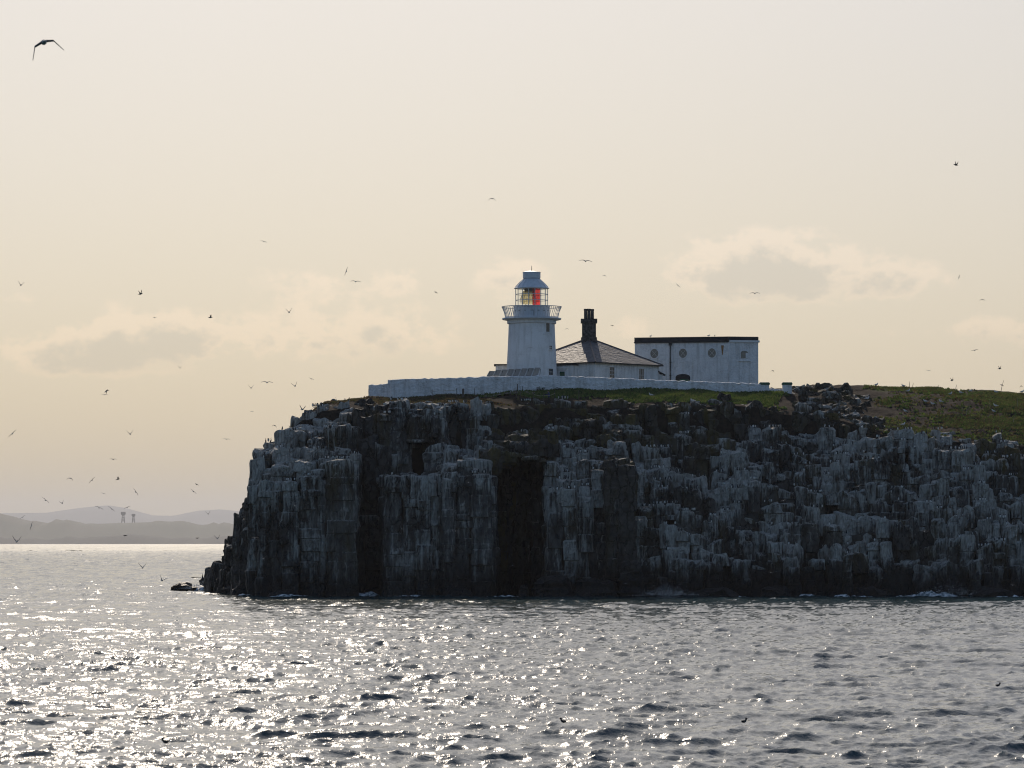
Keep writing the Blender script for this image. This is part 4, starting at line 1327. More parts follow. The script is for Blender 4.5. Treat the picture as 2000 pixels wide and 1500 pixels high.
    slab(arch(uc - .52, uc + .52, z0, z1s, z1), .051, .06, 'pane', M['porthole'], win)
    slab(arch(uc + .18, uc + .52, z0, z1s - .02, z1s), .061, .075, 'shutter', M['trim'], win)
    MB().fbox(fr2, uc - .85, uc + .85, -.02, .14, z0 - .42, z0 - .32).build('sill', M['trim'], win)
build_block()

# ------------------------------------------------------------------ white boundary wall
def wall_run(name, pts, thick, label, seed, cat='wall'):
    """pts: (px, D, py_top, z_base drop) ; rubble wall with uneven faces and top"""
    P_ = [(Vector((xof(px, D), D, 0)), zof(py, D)) for px, D, py in pts]
    seg = [0]
    for i in range(1, len(P_)): seg.append(seg[-1] + (P_[i][0] - P_[i - 1][0]).length)
    Lt = seg[-1]; n = int(Lt / .24)
    s = np.linspace(0, Lt, n + 1)
    X = np.interp(s, seg, [p[0].x for p in P_]); Y = np.interp(s, seg, [p[0].y for p in P_]); ZT_ = np.interp(s, seg, [p[1] for p in P_])
    tx, ty = np.gradient(X), np.gradient(Y); ln = np.hypot(tx, ty); nx, ny = ty / ln, -tx / ln
    ZB = groundH(X, Y) - .7
    rows = 13
    c = np.array([X.mean(), Y.mean(), ZB.mean()])
    V = []
    prof = [(0, k / rows) for k in range(rows)] + [(.02, 1.0), (.35, 1.05), (.65, 1.05), (.98, 1.0)] + [(1, 1 - (k + 1) / rows) for k in range(rows)]
    top_n = .07 * fbm(s * 1.9, seed, 0.0, 3)
    for off, h in prof:
        hh = min(h, 1.0)
        z = ZB + (ZT_ - ZB) * hh + (top_n if hh > .9 else 0) + (.06 if h > 1 else 0)
        d = -off * thick
        nz_ = .045 * fbm(s * 2.1, z * 2.4, off * 7.0 + seed, 2)
        if off > .5: nz_ = -nz_
        V.append(np.stack([X + nx * (d + nz_), Y + ny * (d + nz_), z], -1))
    m = n + 1
    V = np.concatenate(V)
    F = [(r * m + i, r * m + i + 1, (r + 1) * m + i + 1, (r + 1) * m + i) for r in range(len(prof) - 1) for i in range(n)]
    F += [tuple(r * m for r in reversed(range(len(prof)))), tuple(r * m + n for r in range(len(prof)))]
    o = mesh_obj(name, V - c, F, M['rubble'], None, False, c)
    return tag(o, label, cat)
wall_run('boundary_wall', [(757, 529.5, 742.5), (765, 528.6, 741.8), (850, 528.8, 739.5), (930, 529.4, 736.8), (1010, 530, 734.8), (1090, 530.8, 734.5), (1180, 532, 738), (1300, 534, 743), (1400, 535.5, 747), (1486, 537, 750.5)],
         .55, 'long curving limewashed stone wall in front of the lighthouse and cottage', 1)
wall_run('boundary_wall', [(719.5, 541, 752.5), (735, 540, 751.5), (762, 538, 750)], .55, 'short lower length of white wall set back at the left end', 2)
wall_run('boundary_wall', [(1501, 538.2, 760), (1530, 538.6, 760.5)], .45, 'very low white wall between the two green capped gate pillars', 3)
def gate_pillar(px0, px1, py0, D, label):
    cx = xof((px0 + px1) / 2, D); hw = (px1 - px0) / 2 * D / FPX
    zb = float(groundH(cx, D)) - .5; zt = zof(py0, D)
    t = thing('gate_pillar', (cx, D, zb), label, 'pillar', 0, 'gate pillars at the end of the white wall')
    h = zt - zb
    o = MB().box(-hw * .92, hw * .92, -hw * .92, hw * .92, 0, h - .38).build('shaft', M['rubble'], t)
    m = MB()
    for f, z in ((1.04, h - .379), (1.06, h - .2), (.9, h - .06), (.55, h)):
        m.v += [(-hw * f, -hw * f, z), (hw * f, -hw * f, z), (hw * f, hw * f, z), (-hw * f, hw * f, z)]
    m.f = [(3, 2, 1, 0)] + [(4 * r + i, 4 * r + (i + 1) % 4, 4 * r + 4 + (i + 1) % 4, 4 * r + 4 + i) for r in range(3) for i in range(4)] + [(12, 13, 14, 15)]
    m.build('cap', M['green'], t)
gate_pillar(1483.5, 1503, 746, 537.8, 'white gate pillar with green cap joined to the end of the long wall')
gate_pillar(1528, 1547, 746, 538.2, 'white gate pillar with green cap nearest the rock outcrop')

# ------------------------------------------------------------------ row of tilted solar panels on the bank inside the wall
ORD = ['first', 'second', 'third', 'fourth', 'fifth', 'sixth', 'seventh', 'eighth', 'ninth', 'tenth', 'eleventh', 'twelfth', 'thirteenth', 'fourteenth', 'fifteenth', 'sixteenth', 'seventeenth', 'eighteenth']
def panels():
    D = 538.0
    for i in range(8):
        px = 957 + i * 12.7
        top = 723.2 - i * .75 + (1.5 if i == 0 else 0)
        zb = zof(741, D); h = zof(top, D) - zb
        t = thing('solar_panel', (xof(px, D), D, zb), f'{ORD[i]} tilted grey solar panel from the left in the row before the tower', 'solar panel', 0, 'row of solar panels')
        m = MB(); wd = .36; ln = .30
        # slab leaning back to the right, face to the left front
        m.quadbox([(-wd - ln, -.12, 0), (wd - ln, .18, 0), (wd - ln + .04, .24, 0), (-wd - ln + .04, -.06, 0), (-wd + ln, -.02, h), (wd + ln, .28, h), (wd + ln + .05, .34, h), (-wd + ln + .05, .04, h)])
        m.build('panel', M['panel'], t)
        f = MB(); f.tube([(-wd - ln, -.14, 0), (-wd + ln, -.04, h)], .03, 4); f.tube([(wd - ln, .16, 0), (wd + ln, .26, h)], .03, 4); f.tube([(-wd + ln, -.04, h), (wd + ln, .26, h)], .03, 4)
        f.build('frame', M['rail'], t)
        MB().tube([(wd + ln, .3, h * .9), (wd + .12, .5, -.4)], .04, 4).build('leg', M['black'], t)
        MB().tube([(-wd + ln, .0, h * .9), (-wd + .25, .3, -.4)], .04, 4).build('leg', M['black'], t)
panels()
# raised bank the panels stand on
xs = np.linspace(xof(935, 538), xof(1070, 538), 24); ys = np.linspace(534, 541.5, 8)
X_, Y_ = np.meshgrid(xs, ys)
ed = np.minimum(1, np.minimum((X_ - xs[0]) / 2.0, (xs[-1] - X_) / 2.0)) * np.minimum(1, np.minimum((Y_ - 534) / 1.5, (541.5 - Y_) / 1.5))
Z_ = groundH(X_, Y_) - .3 + np.clip(ed, 0, 1) * (zof(741, 538) + .12 - groundH(X_, Y_) + .3)
o = mesh_obj('bank', np.stack([X_, Y_, Z_], -1).reshape(-1, 3), [(r * 24 + i, r * 24 + i + 1, (r + 1) * 24 + i + 1, (r + 1) * 24 + i) for r in range(7) for i in range(23)], M['ground'], None, True)
set_tint(o.data, np.full((len(o.data.vertices), 3), .8), 'turf'); tag(o, 'grass bank behind the wall under the solar panels', None, None, 'structure')
#@@PART4
# ------------------------------------------------------------------ where a photo pixel meets the turf
def ground_at(px, py, lo=517.0, hi=600.0):
    ds = np.arange(lo, hi, .25)
    xs = xof(px, 1) * ds
    z = groundH(xs, ds)
    pys = HOR - (z - CAMZ) / ds * FPX
    k = np.where(pys <= py)[0]
    i = k[0] if len(k) else int(np.argmin(pys))
    return Vector((xs[i], ds[i], z[i]))

# ------------------------------------------------------------------ trodden path, fence posts, ropes, canes
def build_path():
    a = np.linspace(0, 1, 26); V = []
    for t in a:
        px = 945 + 112 * t
        y0 = 527.2 + .9 * t; wd = .5 + 1.6 * math.sin(math.pi * min(1, t * 1.05)) ** .7
        for f in (0, .33, .66, 1):
            y = y0 + wd * f; x = xof(px, y)
            V.append((x, y, float(groundH(x, y)) + .13 + .02 * math.sin(f * 3.1)))
    F = [(i * 4 + j, i * 4 + 4 + j, i * 4 + 5 + j, i * 4 + 1 + j) for i in range(25) for j in range(3)]
    tag(mesh_obj('path', V, F, M['soilpath'], None, True), 'pale trodden earth path on the turf below the wall', None, None, 'structure')
build_path()
POSTS = []
for i, (px, pt, pb, r) in enumerate([(844, 761.5, 777, .045), (892, 758.5, 776, .05), (904.5, 760, 776.5, .15), (926.5, 759, 775, .04), (965, 753, 770, .05), (985, 752, 767, .055),
                                     (1010.5, 750.5, 766, .06), (1009, 763, 778, .04), (1016, 764, 778, .04), (1021, 755, 766, .05), (1042, 766, 785, .05), (1062, 768, 791, .05), (1084, 764, 787, .045), (1130.5, 763, 790, .05), (1155, 750, 762, .04)]):
    p = ground_at(px, pb)
    h = (pb - pt) * p.y / FPX
    t = thing('fence_post', p, f'{ORD[i]} weathered post from the left along the rope fence below the wall' if r < .1 else 'short thick weathered bollard post below the wall', 'post', random.uniform(0, 3), 'posts along the cliff edge fence')
    lean = random.uniform(-.03, .03)
    MB().tube([(0, 0, -.4), (lean * h, 0, h)], [r, r * .9], 6).build('shaft', M['wood'], t)
    MB().lathe([(r * .9, h - .001), (r * .5, h + r * .5)], 6, lean * h, 0).build('tip', M['wood'], t)
    POSTS.append((px, p, h))
def rope(i, j, f, sag, label):
    a = POSTS[i][1] + Vector((0, 0, POSTS[i][2] * f)); b = POSTS[j][1] + Vector((0, 0, POSTS[j][2] * f))
    pts = [a.lerp(b, k / 14) - Vector((0, 0, sag * 4 * (k / 14) * (1 - k / 14))) for k in range(15)]
    o = MB().tube([tuple(p - a) for p in pts], .022, 5).build('rope', M['rope'], None, True, a)
    tag(o, label, 'rope')
rope(0, 1, .85, .08, 'upper rope between the first two fence posts at the left')
rope(0, 1, .45, .08, 'lower rope between the first two fence posts at the left')
rope(4, 5, .9, .9, 'pale slack rope sagging between two posts under the panels')
rope(10, 11, .8, .12, 'rope running from a post to the visitor in blue')
rope(11, 12, .8, .15, 'rope running on past the visitor in blue')
HINT = ['on the skyline right of the outcrop, straight', 'on the skyline, leaning beside a straight one', 'shortest one on the skyline', 'on the skyline left of the tall leaning one', 'tall leaning one on the far right skyline',
        'leftmost of the three together on the slope', 'short middle one of the three together on the slope', 'tallest of the three together on the slope', 'beside the gull on the green slope', 'at the right edge of the picture, upper', 'at the right edge of the picture, lower', 'on bare soil above the guano rocks']
for i, (px, pb, pt, ln) in enumerate([(1777, 756, 743, 0), (1782, 757, 746, .25), (1834, 759, 752, 0), (1866, 760, 749, .3), (1955, 763, 742, .3), (1881, 812, 793, 0), (1887, 813, 797, .1), (1893, 812, 786, 0), (1934, 801, 779, 0), (1989, 797, 776, -.1), (1979, 828, 813, .15), (1787, 823, 814, .15)]):
    p = ground_at(px, pb); h = (pb - pt) * p.y / FPX
    o = MB().tube([(0, 0, -.3), (ln * h * .5, 0, h * .5), (ln * h, 0, h)], [.04, .034, .022], 5).build('cane', M['cane'], None, False, p)
    tag(o, 'thin dry marker cane ' + HINT[i], 'cane', 'marker canes on the right slope')

# tall weeds standing against the wall
def weed(px, py, h, label, seed):
    p = ground_at(px, py); rnd = random.Random(seed)
    t = thing('weed', p, label, 'plant', 0, 'weeds at the foot of the wall')
    st, lf, C = MB(), MB(), []
    for k in range(7):
        a = rnd.uniform(0, 6.28); r = rnd.uniform(.05, .35); hh = h * rnd.uniform(.6, 1)
        top = (r * 1.4 * math.cos(a), r * 1.4 * math.sin(a), hh)
        st.tube([(r * .4 * math.cos(a), r * .4 * math.sin(a), -.1), top], .012, 4)
        for q in range(16):
            f = rnd.uniform(.25, 1.0); b = Vector(top) * f + Vector((0, 0, -.02)); s_ = rnd.uniform(.07, .15); w_ = rnd.uniform(0, 6.28)
            d = Vector((math.cos(w_), math.sin(w_), rnd.uniform(-.2, .7))) * s_; e = d.orthogonal().normalized() * s_ * .35
            lf.poly([b, b + d * .5 + e, b + d, b + d * .5 - e])
    o = st.build('stems', M['wood'], t)
    o = lf.build('leaves', M['blade'], t)
    c = np.array([(.04, .07, .02)]) * np.random.default_rng(seed).uniform(.6, 1.4, (len(o.data.vertices), 1)); set_tint(o.data, c)
for i, (px, py, h, lb) in enumerate([(1050, 766, .8, 'leafy weed clump below the tower window'), (1058, 766, .65, 'smaller leafy weed just right of the clump below the tower'), (1088, 765, .6, 'leafy weed between tower and porch'), (1096, 765, .45, 'low weed at the wall foot below the porch'),
                                     (1232, 766, .45, 'weed at the wall foot below the right cottage window'), (1306, 767, .4, 'weed at the wall foot below the drain pipe'), (1415, 768, .55, 'dark weed against the wall below the last round window')]):
    weed(px, py, h, lb, 40 + i)

# ------------------------------------------------------------------ the visitor
def build_person():
    p = ground_at(1072, 789)
    V = [(0, 0, .95), (0, .0, 1.15), (-.04, 0, 1.38), (-.07, 0, 1.50), (-.14, 0, 1.58), (-.19, 0, 1.69),
         (.02, -.11, .90), (.0, -.12, .50), (.04, -.12, .08), (-.12, -.13, .03), (-.02, .11, .90), (-.06, .12, .50), (.0, .12, .08), (-.16, .13, .03),
         (-.03, -.21, 1.40), (-.07, -.26, 1.14), (-.27, -.17, 1.18), (-.34, -.13, 1.22), (-.03, .21, 1.40), (-.07, .26, 1.14), (-.27, .15, 1.16), (-.34, .11, 1.20),
         (-.40, -.12, 1.26), (-.39, -.10, 1.19), (-.40, .10, 1.24), (-.39, .08, 1.17)]
    E_ = [(0, 1), (1, 2), (2, 3), (3, 4), (4, 5), (0, 6), (6, 7), (7, 8), (8, 9), (0, 10), (10, 11), (11, 12), (12, 13), (2, 14), (14, 15), (15, 16), (16, 17), (2, 18), (18, 19), (19, 20), (20, 21), (17, 22), (17, 23), (21, 24), (21, 25)]
    rad = [.17, .19, .19, .07, .095, .085, .115, .085, .06, .05, .115, .085, .06, .05, .095, .075, .06, .04, .095, .075, .06, .04, .016, .016, .016, .016]
    me = bpy.data.meshes.new('person'); me.from_pydata(V, E_, []); me.update()
    o = bpy.data.objects.new('person', me); COL.objects.link(o); o.location = p
    sk = o.modifiers.new('skin', 'SKIN'); sk.use_smooth_shade = True
    lay = me.skin_vertices[0]
    for i, r in enumerate(rad): lay.data[i].radius = (r, r)
    lay.data[0].use_root = True
    sb = o.modifiers.new('sub', 'SUBSURF'); sb.levels = sb.render_levels = 2
    m, nt, b, L = mat('visitor_clothes')
    tc = nt.nodes.new('ShaderNodeTexCoord'); sx = nt.nodes.new('ShaderNodeSeparateXYZ'); L.new(tc.outputs['Object'], sx.inputs[0])
    f = noise_tex(nt, tc.outputs['Object'], 9, 3)
    jac = mix_col(nt, ramp(nt, f, 0, 1, .4, .6), (.045, .065, .15), (.03, .045, .10))
    c = mix_col(nt, ramp(nt, sx.outputs[2], 0, 1, .86, .90), (.025, .024, .024), jac)
    c = mix_col(nt, ramp(nt, sx.outputs[2], 0, 1, 1.475, 1.50), c, (.36, .22, .16))
    hair = math_node(nt, 'ADD', sx.outputs[2], math_node(nt, 'MULTIPLY', sx.outputs[0], .55))
    c = mix_col(nt, ramp(nt, hair, 0, 1, 1.555, 1.575), c, (.02, .014, .01))
    L.new(c, b.inputs['Base Color']); b.inputs['Roughness'].default_value = .85
    me.materials.append(m)
    tag(o, 'visitor in a dark blue jacket standing by the rope on the cliff edge', 'person')
    cam_ = MB(); cam_.box(-.50, -.38, -.07, .07, 1.17, 1.27)
    c2 = cam_.build('binoculars', M['black'], None, False, p)
    MB().tube([(-.49, -.04, 1.22), (-.60, -.04, 1.22)], .04, 8).build('barrel', M['black'], c2); MB().tube([(-.49, .04, 1.22), (-.60, .04, 1.22)], .04, 8).build('barrel', M['black'], c2)
    tag(c2, 'small black binoculars held in the hands of the visitor in blue', 'binoculars')
build_person()

# ------------------------------------------------------------------ birds
class Bird:
    def __init__(s): s.v, s.f, s.c = [], [], []
    def lathe(s, rings, seg, colf):
        """rings: (x, y, z, r_side, r_up) along a spine; tangent ignored, ring plane normal to the given axis"""
        n = len(s.v)
        for (c, ax, ra, rb) in rings:
            c = Vector(c); ax = Vector(ax).normalized()
            a = Vector((0, 1, 0)); b = ax.cross(a).normalized()
            for i in range(seg):
                t = 2 * math.pi * i / seg
                p = c + a * ra * math.cos(t) + b * rb * math.sin(t)
                s.v.append(tuple(p)); s.c.append(colf(p, c))
        for j in range(len(rings) - 1):
            for i in range(seg):
                k = (i + 1) % seg
                s.f.append((n + j * seg + i, n + j * seg + k, n + (j + 1) * seg + k, n + (j + 1) * seg + i))
        s.f.append(tuple(n + i for i in reversed(range(seg)))); s.f.append(tuple(n + (len(rings) - 1) * seg + i for i in range(seg)))
    def wing(s, side, root, secs, colf):
        """secs: (span position y, x lead, x trail, z) from the root to the tip"""
        n = len(s.v)
        for k, (y, xl, xt, z) in enumerate(secs):
            th = .026 * (1 - k / len(secs)) + .009
            for (x, dz) in ((xl, 0), ((xl * 2 + xt) / 3, th), (xt, 0), ((xl * 2 + xt) / 3, -th)):
                p = Vector((x, side * y, z + dz)) + Vector(root); s.v.append(tuple(p)); s.c.append(colf(k / (len(secs) - 1), dz))
        for k in range(len(secs) - 1):
            for i in range(4):
                j = (i + 1) % 4
                q = (n + k * 4 + i, n + k * 4 + j, n + k * 4 + 4 + j, n + k * 4 + 4 + i)
                s.f.append(q if side > 0 else tuple(reversed(q)))
        s.f.append(tuple(n + (len(secs) - 1) * 4 + i for i in range(4)))
    def mesh(s, name):
        me = bpy.data.meshes.new(name); me.from_pydata(s.v, [], s.f)
        me.polygons.foreach_set('use_smooth', [True] * len(me.polygons))
        me.materials.append(M['plumage']); me.update(); set_tint(me, np.array(s.c)); return me
def flyer(kind, a1, a2, sweep):
    """a flying bird: forward +x, wings along y; a1, a2 rise of inner and outer wing in degrees"""
    b = Bird()
    if kind == 'gull':
        white, grey, dark = (.55, .55, .54), (.12, .13, .14), (.02, .02, .02)  # darker than the standing gulls: backlit shade is put into the plumage colour
        colf = lambda p, c: white if p.z < c.z + .02 else tuple(.5 * (x + y) for x, y in zip(white, grey))
        sp, ch = .55, .15
    else:
        white, grey, dark = (.68, .66, .62), (.04, .035, .03), (.03, .028, .026)
        colf = lambda p, c: white if p.z < c.z - .005 and p.x < .17 else grey
        sp, ch = .34, .085
    k = 1.0 if kind == 'gull' else .92
    X = (1, 0, 0)
    b.lathe([((-.27 * k, 0, .01), X, .055, .006), ((-.19 * k, 0, .005), X, .035, .022), ((-.10 * k, 0, 0), X, .058, .052), ((.02, 0, -.005), X, .07, .066), ((.12 * k, 0, 0), X, .055, .052), ((.18 * k, 0, .012), X, .040, .038), ((.225 * k, 0, .018), X, .036, .035), ((.255 * k, 0, .012), X, .014, .016), ((.31 * k, 0, .002), X, .004, .004)], 8, colf)
    i1, i2 = R(a1), R(a2)
    s1 = sp * .42
    y1, z1 = s1 * math.cos(i1), s1 * math.sin(i1)
    y2, z2 = y1 + (sp - s1) * .55 * math.cos(i2), z1 + (sp - s1) * .55 * math.sin(i2)
    y3, z3 = y1 + (sp - s1) * math.cos(i2), z1 + (sp - s1) * math.sin(i2)
    secs = [(.0, .09, -.08, .02), (s1 * .5 * math.cos(i1), .105, -ch + .06, .02 + z1 * .5), (y1, .11, .11 - ch, .02 + z1), (y2, .11 - sweep * .5, .11 - sweep * .5 - ch * .75, .02 + z2), (y3, .11 - sweep, .11 - sweep - ch * .12, .02 + z3)]
    wc = lambda f, dz: dark if f > .9 or kind != 'gull' else (grey if dz > -.001 else (.22, .22, .22))
    for s_ in (1, -1): b.wing(s_, (0, 0, 0), secs, wc)
    return b.mesh(kind)
FLY = {('gull', 'glide'): flyer('gull', 14, -12, .10), ('gull', 'down'): flyer('gull', -8, -48, .12), ('gull', 'up'): flyer('gull', 40, 55, .10), ('gull', 'flat'): flyer('gull', 6, -3, .14),
       ('gull', 'hook'): flyer('gull', -14, -62, .08), ('auk', 'flat'): flyer('auk', 4, -4, .06), ('auk', 'up'): flyer('auk', 45, 60, .05), ('auk', 'down'): flyer('auk', -25, -50, .05)}
SPAN = {'gull': 1.05, 'auk': .66}
POSE = {'glide': 'gliding', 'down': 'beating its wings down', 'up': 'with wings raised', 'flat': 'with level spread wings', 'hook': 'with deeply bowed wings'}
def fly(px, py, wpx, kind, pose, yaw, tilt, hint, D=None):
    sp = SPAN[kind]
    vis = max(abs(math.sin(R(yaw))) * {'glide': 1, 'flat': 1, 'down': .85, 'up': .6, 'hook': .72}[pose], .55 / sp * abs(math.cos(R(yaw))), .3)
    if D is None: D = min(900, max(430, sp * vis * FPX / wpx))
    sc = wpx * D / FPX / (sp * vis)
    o = bpy.data.objects.new('gull' if kind == 'gull' else 'guillemot', FLY[(kind, pose)]); COL.objects.link(o)
    o.matrix_world = Matrix.Translation(at(px, py, D)) @ Matrix.Rotation(-R(tilt), 4, 'Y') @ Matrix.Rotation(R(yaw), 4, 'Z') @ Matrix.Rotation(R(-6), 4, 'Y') @ Matrix.Scale(sc, 4)
    tag(o, ('gull ' if kind == 'gull' else 'small auk ') + POSE[pose] + ' ' + hint, 'bird', 'birds in flight')
g, a = 'gull', 'auk'
fly(82, 82, 64, g, 'hook', 100, 20, 'largest and closest bird, top left corner of the sky', 125)
for r in [(1869, 322, 11, a, 'up', 35, -15, 'alone high in the sky at far right'), (961, 388, 16, g, 'down', 88, -3, 'alone high above the lighthouse'), (514, 472, 13, g, 'glide', 80, -18, 'alone in the sky over the left cliff'),
          (676, 530, 17, g, 'flat', 80, 70, 'steeply banked, beside a gliding gull left of the tower'), (694, 550, 20, g, 'glide', 90, -4, 'just below the steeply banked gull'), (851, 571, 8, a, 'flat', 60, -35, 'level with the lantern, left of it'),
          (564, 610, 11, g, 'up', 75, 5, 'above the cloud left of the tower'), (273, 574, 9, a, 'up', 50, 10, 'above the left cloud'), (39, 557, 11, g, 'up', 80, -10, 'at the far left edge above the thin cloud'), (301, 620, 7, a, 'flat', 70, 0, 'tiny, over the top of the left cloud'),
          (410, 620, 10, a, 'up', 20, 0, 'right of the left cloud'), (351, 719, 7, g, 'up', 85, 0, 'tiny, beneath the left cloud'), (1144, 510, 25, g, 'glide', 90, -6, 'wide winged, above and right of the lantern'), (1181, 538, 9, g, 'down', 75, -15, 'small, below the wide winged gull'),
          (1325, 558, 11, g, 'flat', 60, -45, 'diagonal, left of the big right hand cloud'), (1475, 573, 20, g, 'glide', 90, 0, 'thin winged, under the big right hand cloud'), (1107, 642, 9, g, 'down', 85, 5, 'between the tower and the chimney'), (1196, 636, 8, a, 'flat', 65, -15, 'just right of the chimney'),
          (1875, 541, 9, a, 'flat', 80, 75, 'upright, right of the cloud'), (1920, 585, 12, g, 'down', 90, 0, 'bowed, at right above the slope'), (1905, 684, 12, g, 'flat', 50, 10, 'at right over the grass slope'), (1510, 724, 8, a, 'down', 70, -25, 'above the gate pillars'),
          (1814, 724, 11, g, 'glide', 90, -10, 'low over the right skyline'), (1953, 720, 8, a, 'up', 40, 0, 'low at far right over the skyline'), (1860, 743, 8, a, 'up', 40, 10, 'skimming the right skyline'), (1957, 752, 8, a, 'flat', 50, -30, 'beside the tall leaning cane'), (1995, 754, 7, a, 'down', 60, 0, 'at the right edge over the grass'),
          (204, 771, 13, g, 'glide', 88, -5, 'lower of a close pair at left'), (207, 764, 9, a, 'down', 45, 40, 'upper of a close pair at left'), (24, 847, 19, g, 'flat', 70, 42, 'large, at the left edge mid height'), (254, 848, 12, g, 'up', 90, 5, 'alone at left mid height'),
          (221, 897, 15, g, 'flat', 70, -2, 'alone above the left hand flock'), (137, 934, 13, g, 'down', 70, -12, 'left one of three in a line over the far hills'), (180, 938, 16, g, 'glide', 85, 45, 'middle one of three in a line, climbing'), (230, 936, 9, a, 'up', 25, 0, 'right one of three in a line over the far hills'),
          (202, 964, 10, g, 'glide', 85, -15, 'small, in the middle of the left flock'), (265, 961, 16, g, 'glide', 85, -55, 'thin, steeply banked at the right of the left flock'), (89, 977, 17, g, 'glide', 85, -38, 'banked, at the left of the flock'), (122, 983, 8, g, 'up', 70, 20, 'small, beside the banked one at left'),
          (194, 992, 17, g, 'glide', 88, -22, 'left one of a row over the highest far hill'), (218, 994, 15, g, 'flat', 85, -38, 'middle one of a row over the highest far hill'), (249, 991, 13, g, 'flat', 80, 22, 'right one of a row, just above the masts'), (45, 1010, 12, g, 'glide', 88, 35, 'faint, over the wooded hills at far left'),
          (62, 1027, 16, g, 'flat', 75, 72, 'upright, in front of the wooded hills at left'), (33, 1058, 16, g, 'up', 80, -5, 'low over the water at far left'), (245, 1046, 8, a, 'flat', 40, 0, 'in front of the dark shore below the masts'),
          (521, 747, 23, g, 'glide', 90, -2, 'wide winged, above the cliff at left'), (490, 758, 10, g, 'up', 88, 0, 'small, just left of the wide winged gull above the cliff'), (576, 754, 11, g, 'up', 75, 15, 'small, right of the wide winged gull above the cliff'), (608, 740, 11, g, 'flat', 60, -20, 'above the left shoulder of the cliff, highest there'),
          (492, 804, 7, g, 'flat', 60, 0, 'tiny, left of the cliff shoulder'), (590, 800, 11, g, 'up', 60, -10, 'close over the cliff shoulder'), (614, 796, 12, g, 'down', 85, 5, 'close over the cliff shoulder, right one'), (657, 782, 12, g, 'flat', 75, -68, 'upright, against the sky beside the turf edge'),
          (536, 831, 10, g, 'down', 60, -18, 'left of the cliff shoulder, lower'), (442, 858, 14, g, 'glide', 90, -3, 'alone left of the cliff top'), (384, 946, 8, a, 'flat', 60, -30, 'upper of two left of the cliff'), (378, 960, 14, g, 'flat', 75, -40, 'lower of two left of the cliff'),
          (407, 1004, 9, g, 'up', 85, 8, 'over the far hills close to the cliff'), (475, 1002, 8, a, 'flat', 50, 40, 'close against the left cliff edge'), (386, 1051, 8, a, 'flat', 50, 0, 'over the dark shore, nearer the masts'), (425, 1052, 11, g, 'up', 75, 5, 'over the dark shore, nearer the cliff'),
          (279, 1109, 14, g, 'up', 80, 0, 'dark, low over the glittering water at left'), (317, 1134, 12, g, 'up', 70, -25, 'dark, above the skerry')]:
    fly(*r)
for r in [(1036, 679, 9, g, 'glide', 88, -10, 'white, in front of the tower'), (576, 988, 16, g, 'glide', 85, -38, 'white, against the left buttress'), (498, 1051, 16, g, 'glide', 88, 8, 'sunlit, by the left cliff edge low down'), (515, 1091, 12, g, 'up', 80, 0, 'brownish, low against the left buttress'),
          (785, 1033, 12, g, 'glide', 85, -42, 'white, against the second buttress'), (890, 1037, 18, g, 'flat', 85, -25, 'white, long winged, against the third buttress'), (915, 942, 11, g, 'down', 90, 0, 'white, near the top of the third buttress'), (1065, 926, 12, g, 'flat', 60, 78, 'bright white, upright in the mouth of the black recess'),
          (1001, 1104, 9, g, 'down', 85, 0, 'bright white, low in the black recess'), (758, 1127, 13, g, 'flat', 85, -3, 'white, skimming the foot of the second buttress'), (1259, 992, 14, g, 'glide', 85, 18, 'white, over the left end of the guano terraces'), (1249, 1016, 16, g, 'flat', 80, 8, 'white, lower one at the left end of the guano terraces'),
          (1505, 1118, 11, g, 'flat', 60, -5, 'white, over the black rock below the terraces'), (1722, 1129, 9, g, 'down', 70, 10, 'white, low over the black rock at right'), (1805, 1038, 18, g, 'flat', 88, 0, 'white, level, over the streaked face at right'), (1985, 1046, 10, g, 'flat', 70, 70, 'white, upright at the right edge'),
          (1977, 1143, 12, g, 'glide', 88, -5, 'pale, low at the right edge'), (1530, 978, 13, g, 'glide', 80, 15, 'pale, over the middle terraces'), (1676, 950, 15, g, 'flat', 80, 28, 'pale, over the right hand terraces'), (1903, 868, 20, g, 'flat', 85, 20, 'pale, at the top of the terraces at far right'), (1290, 908, 11, g, 'glide', 80, 12, 'pale, over the upper ledges above the dark columns'), (1222, 1140, 10, g, 'glide', 85, 10, 'pale, low over the sunlit shelf')]:
    fly(*r, D=random.Random(r[0]).uniform(470, 488))

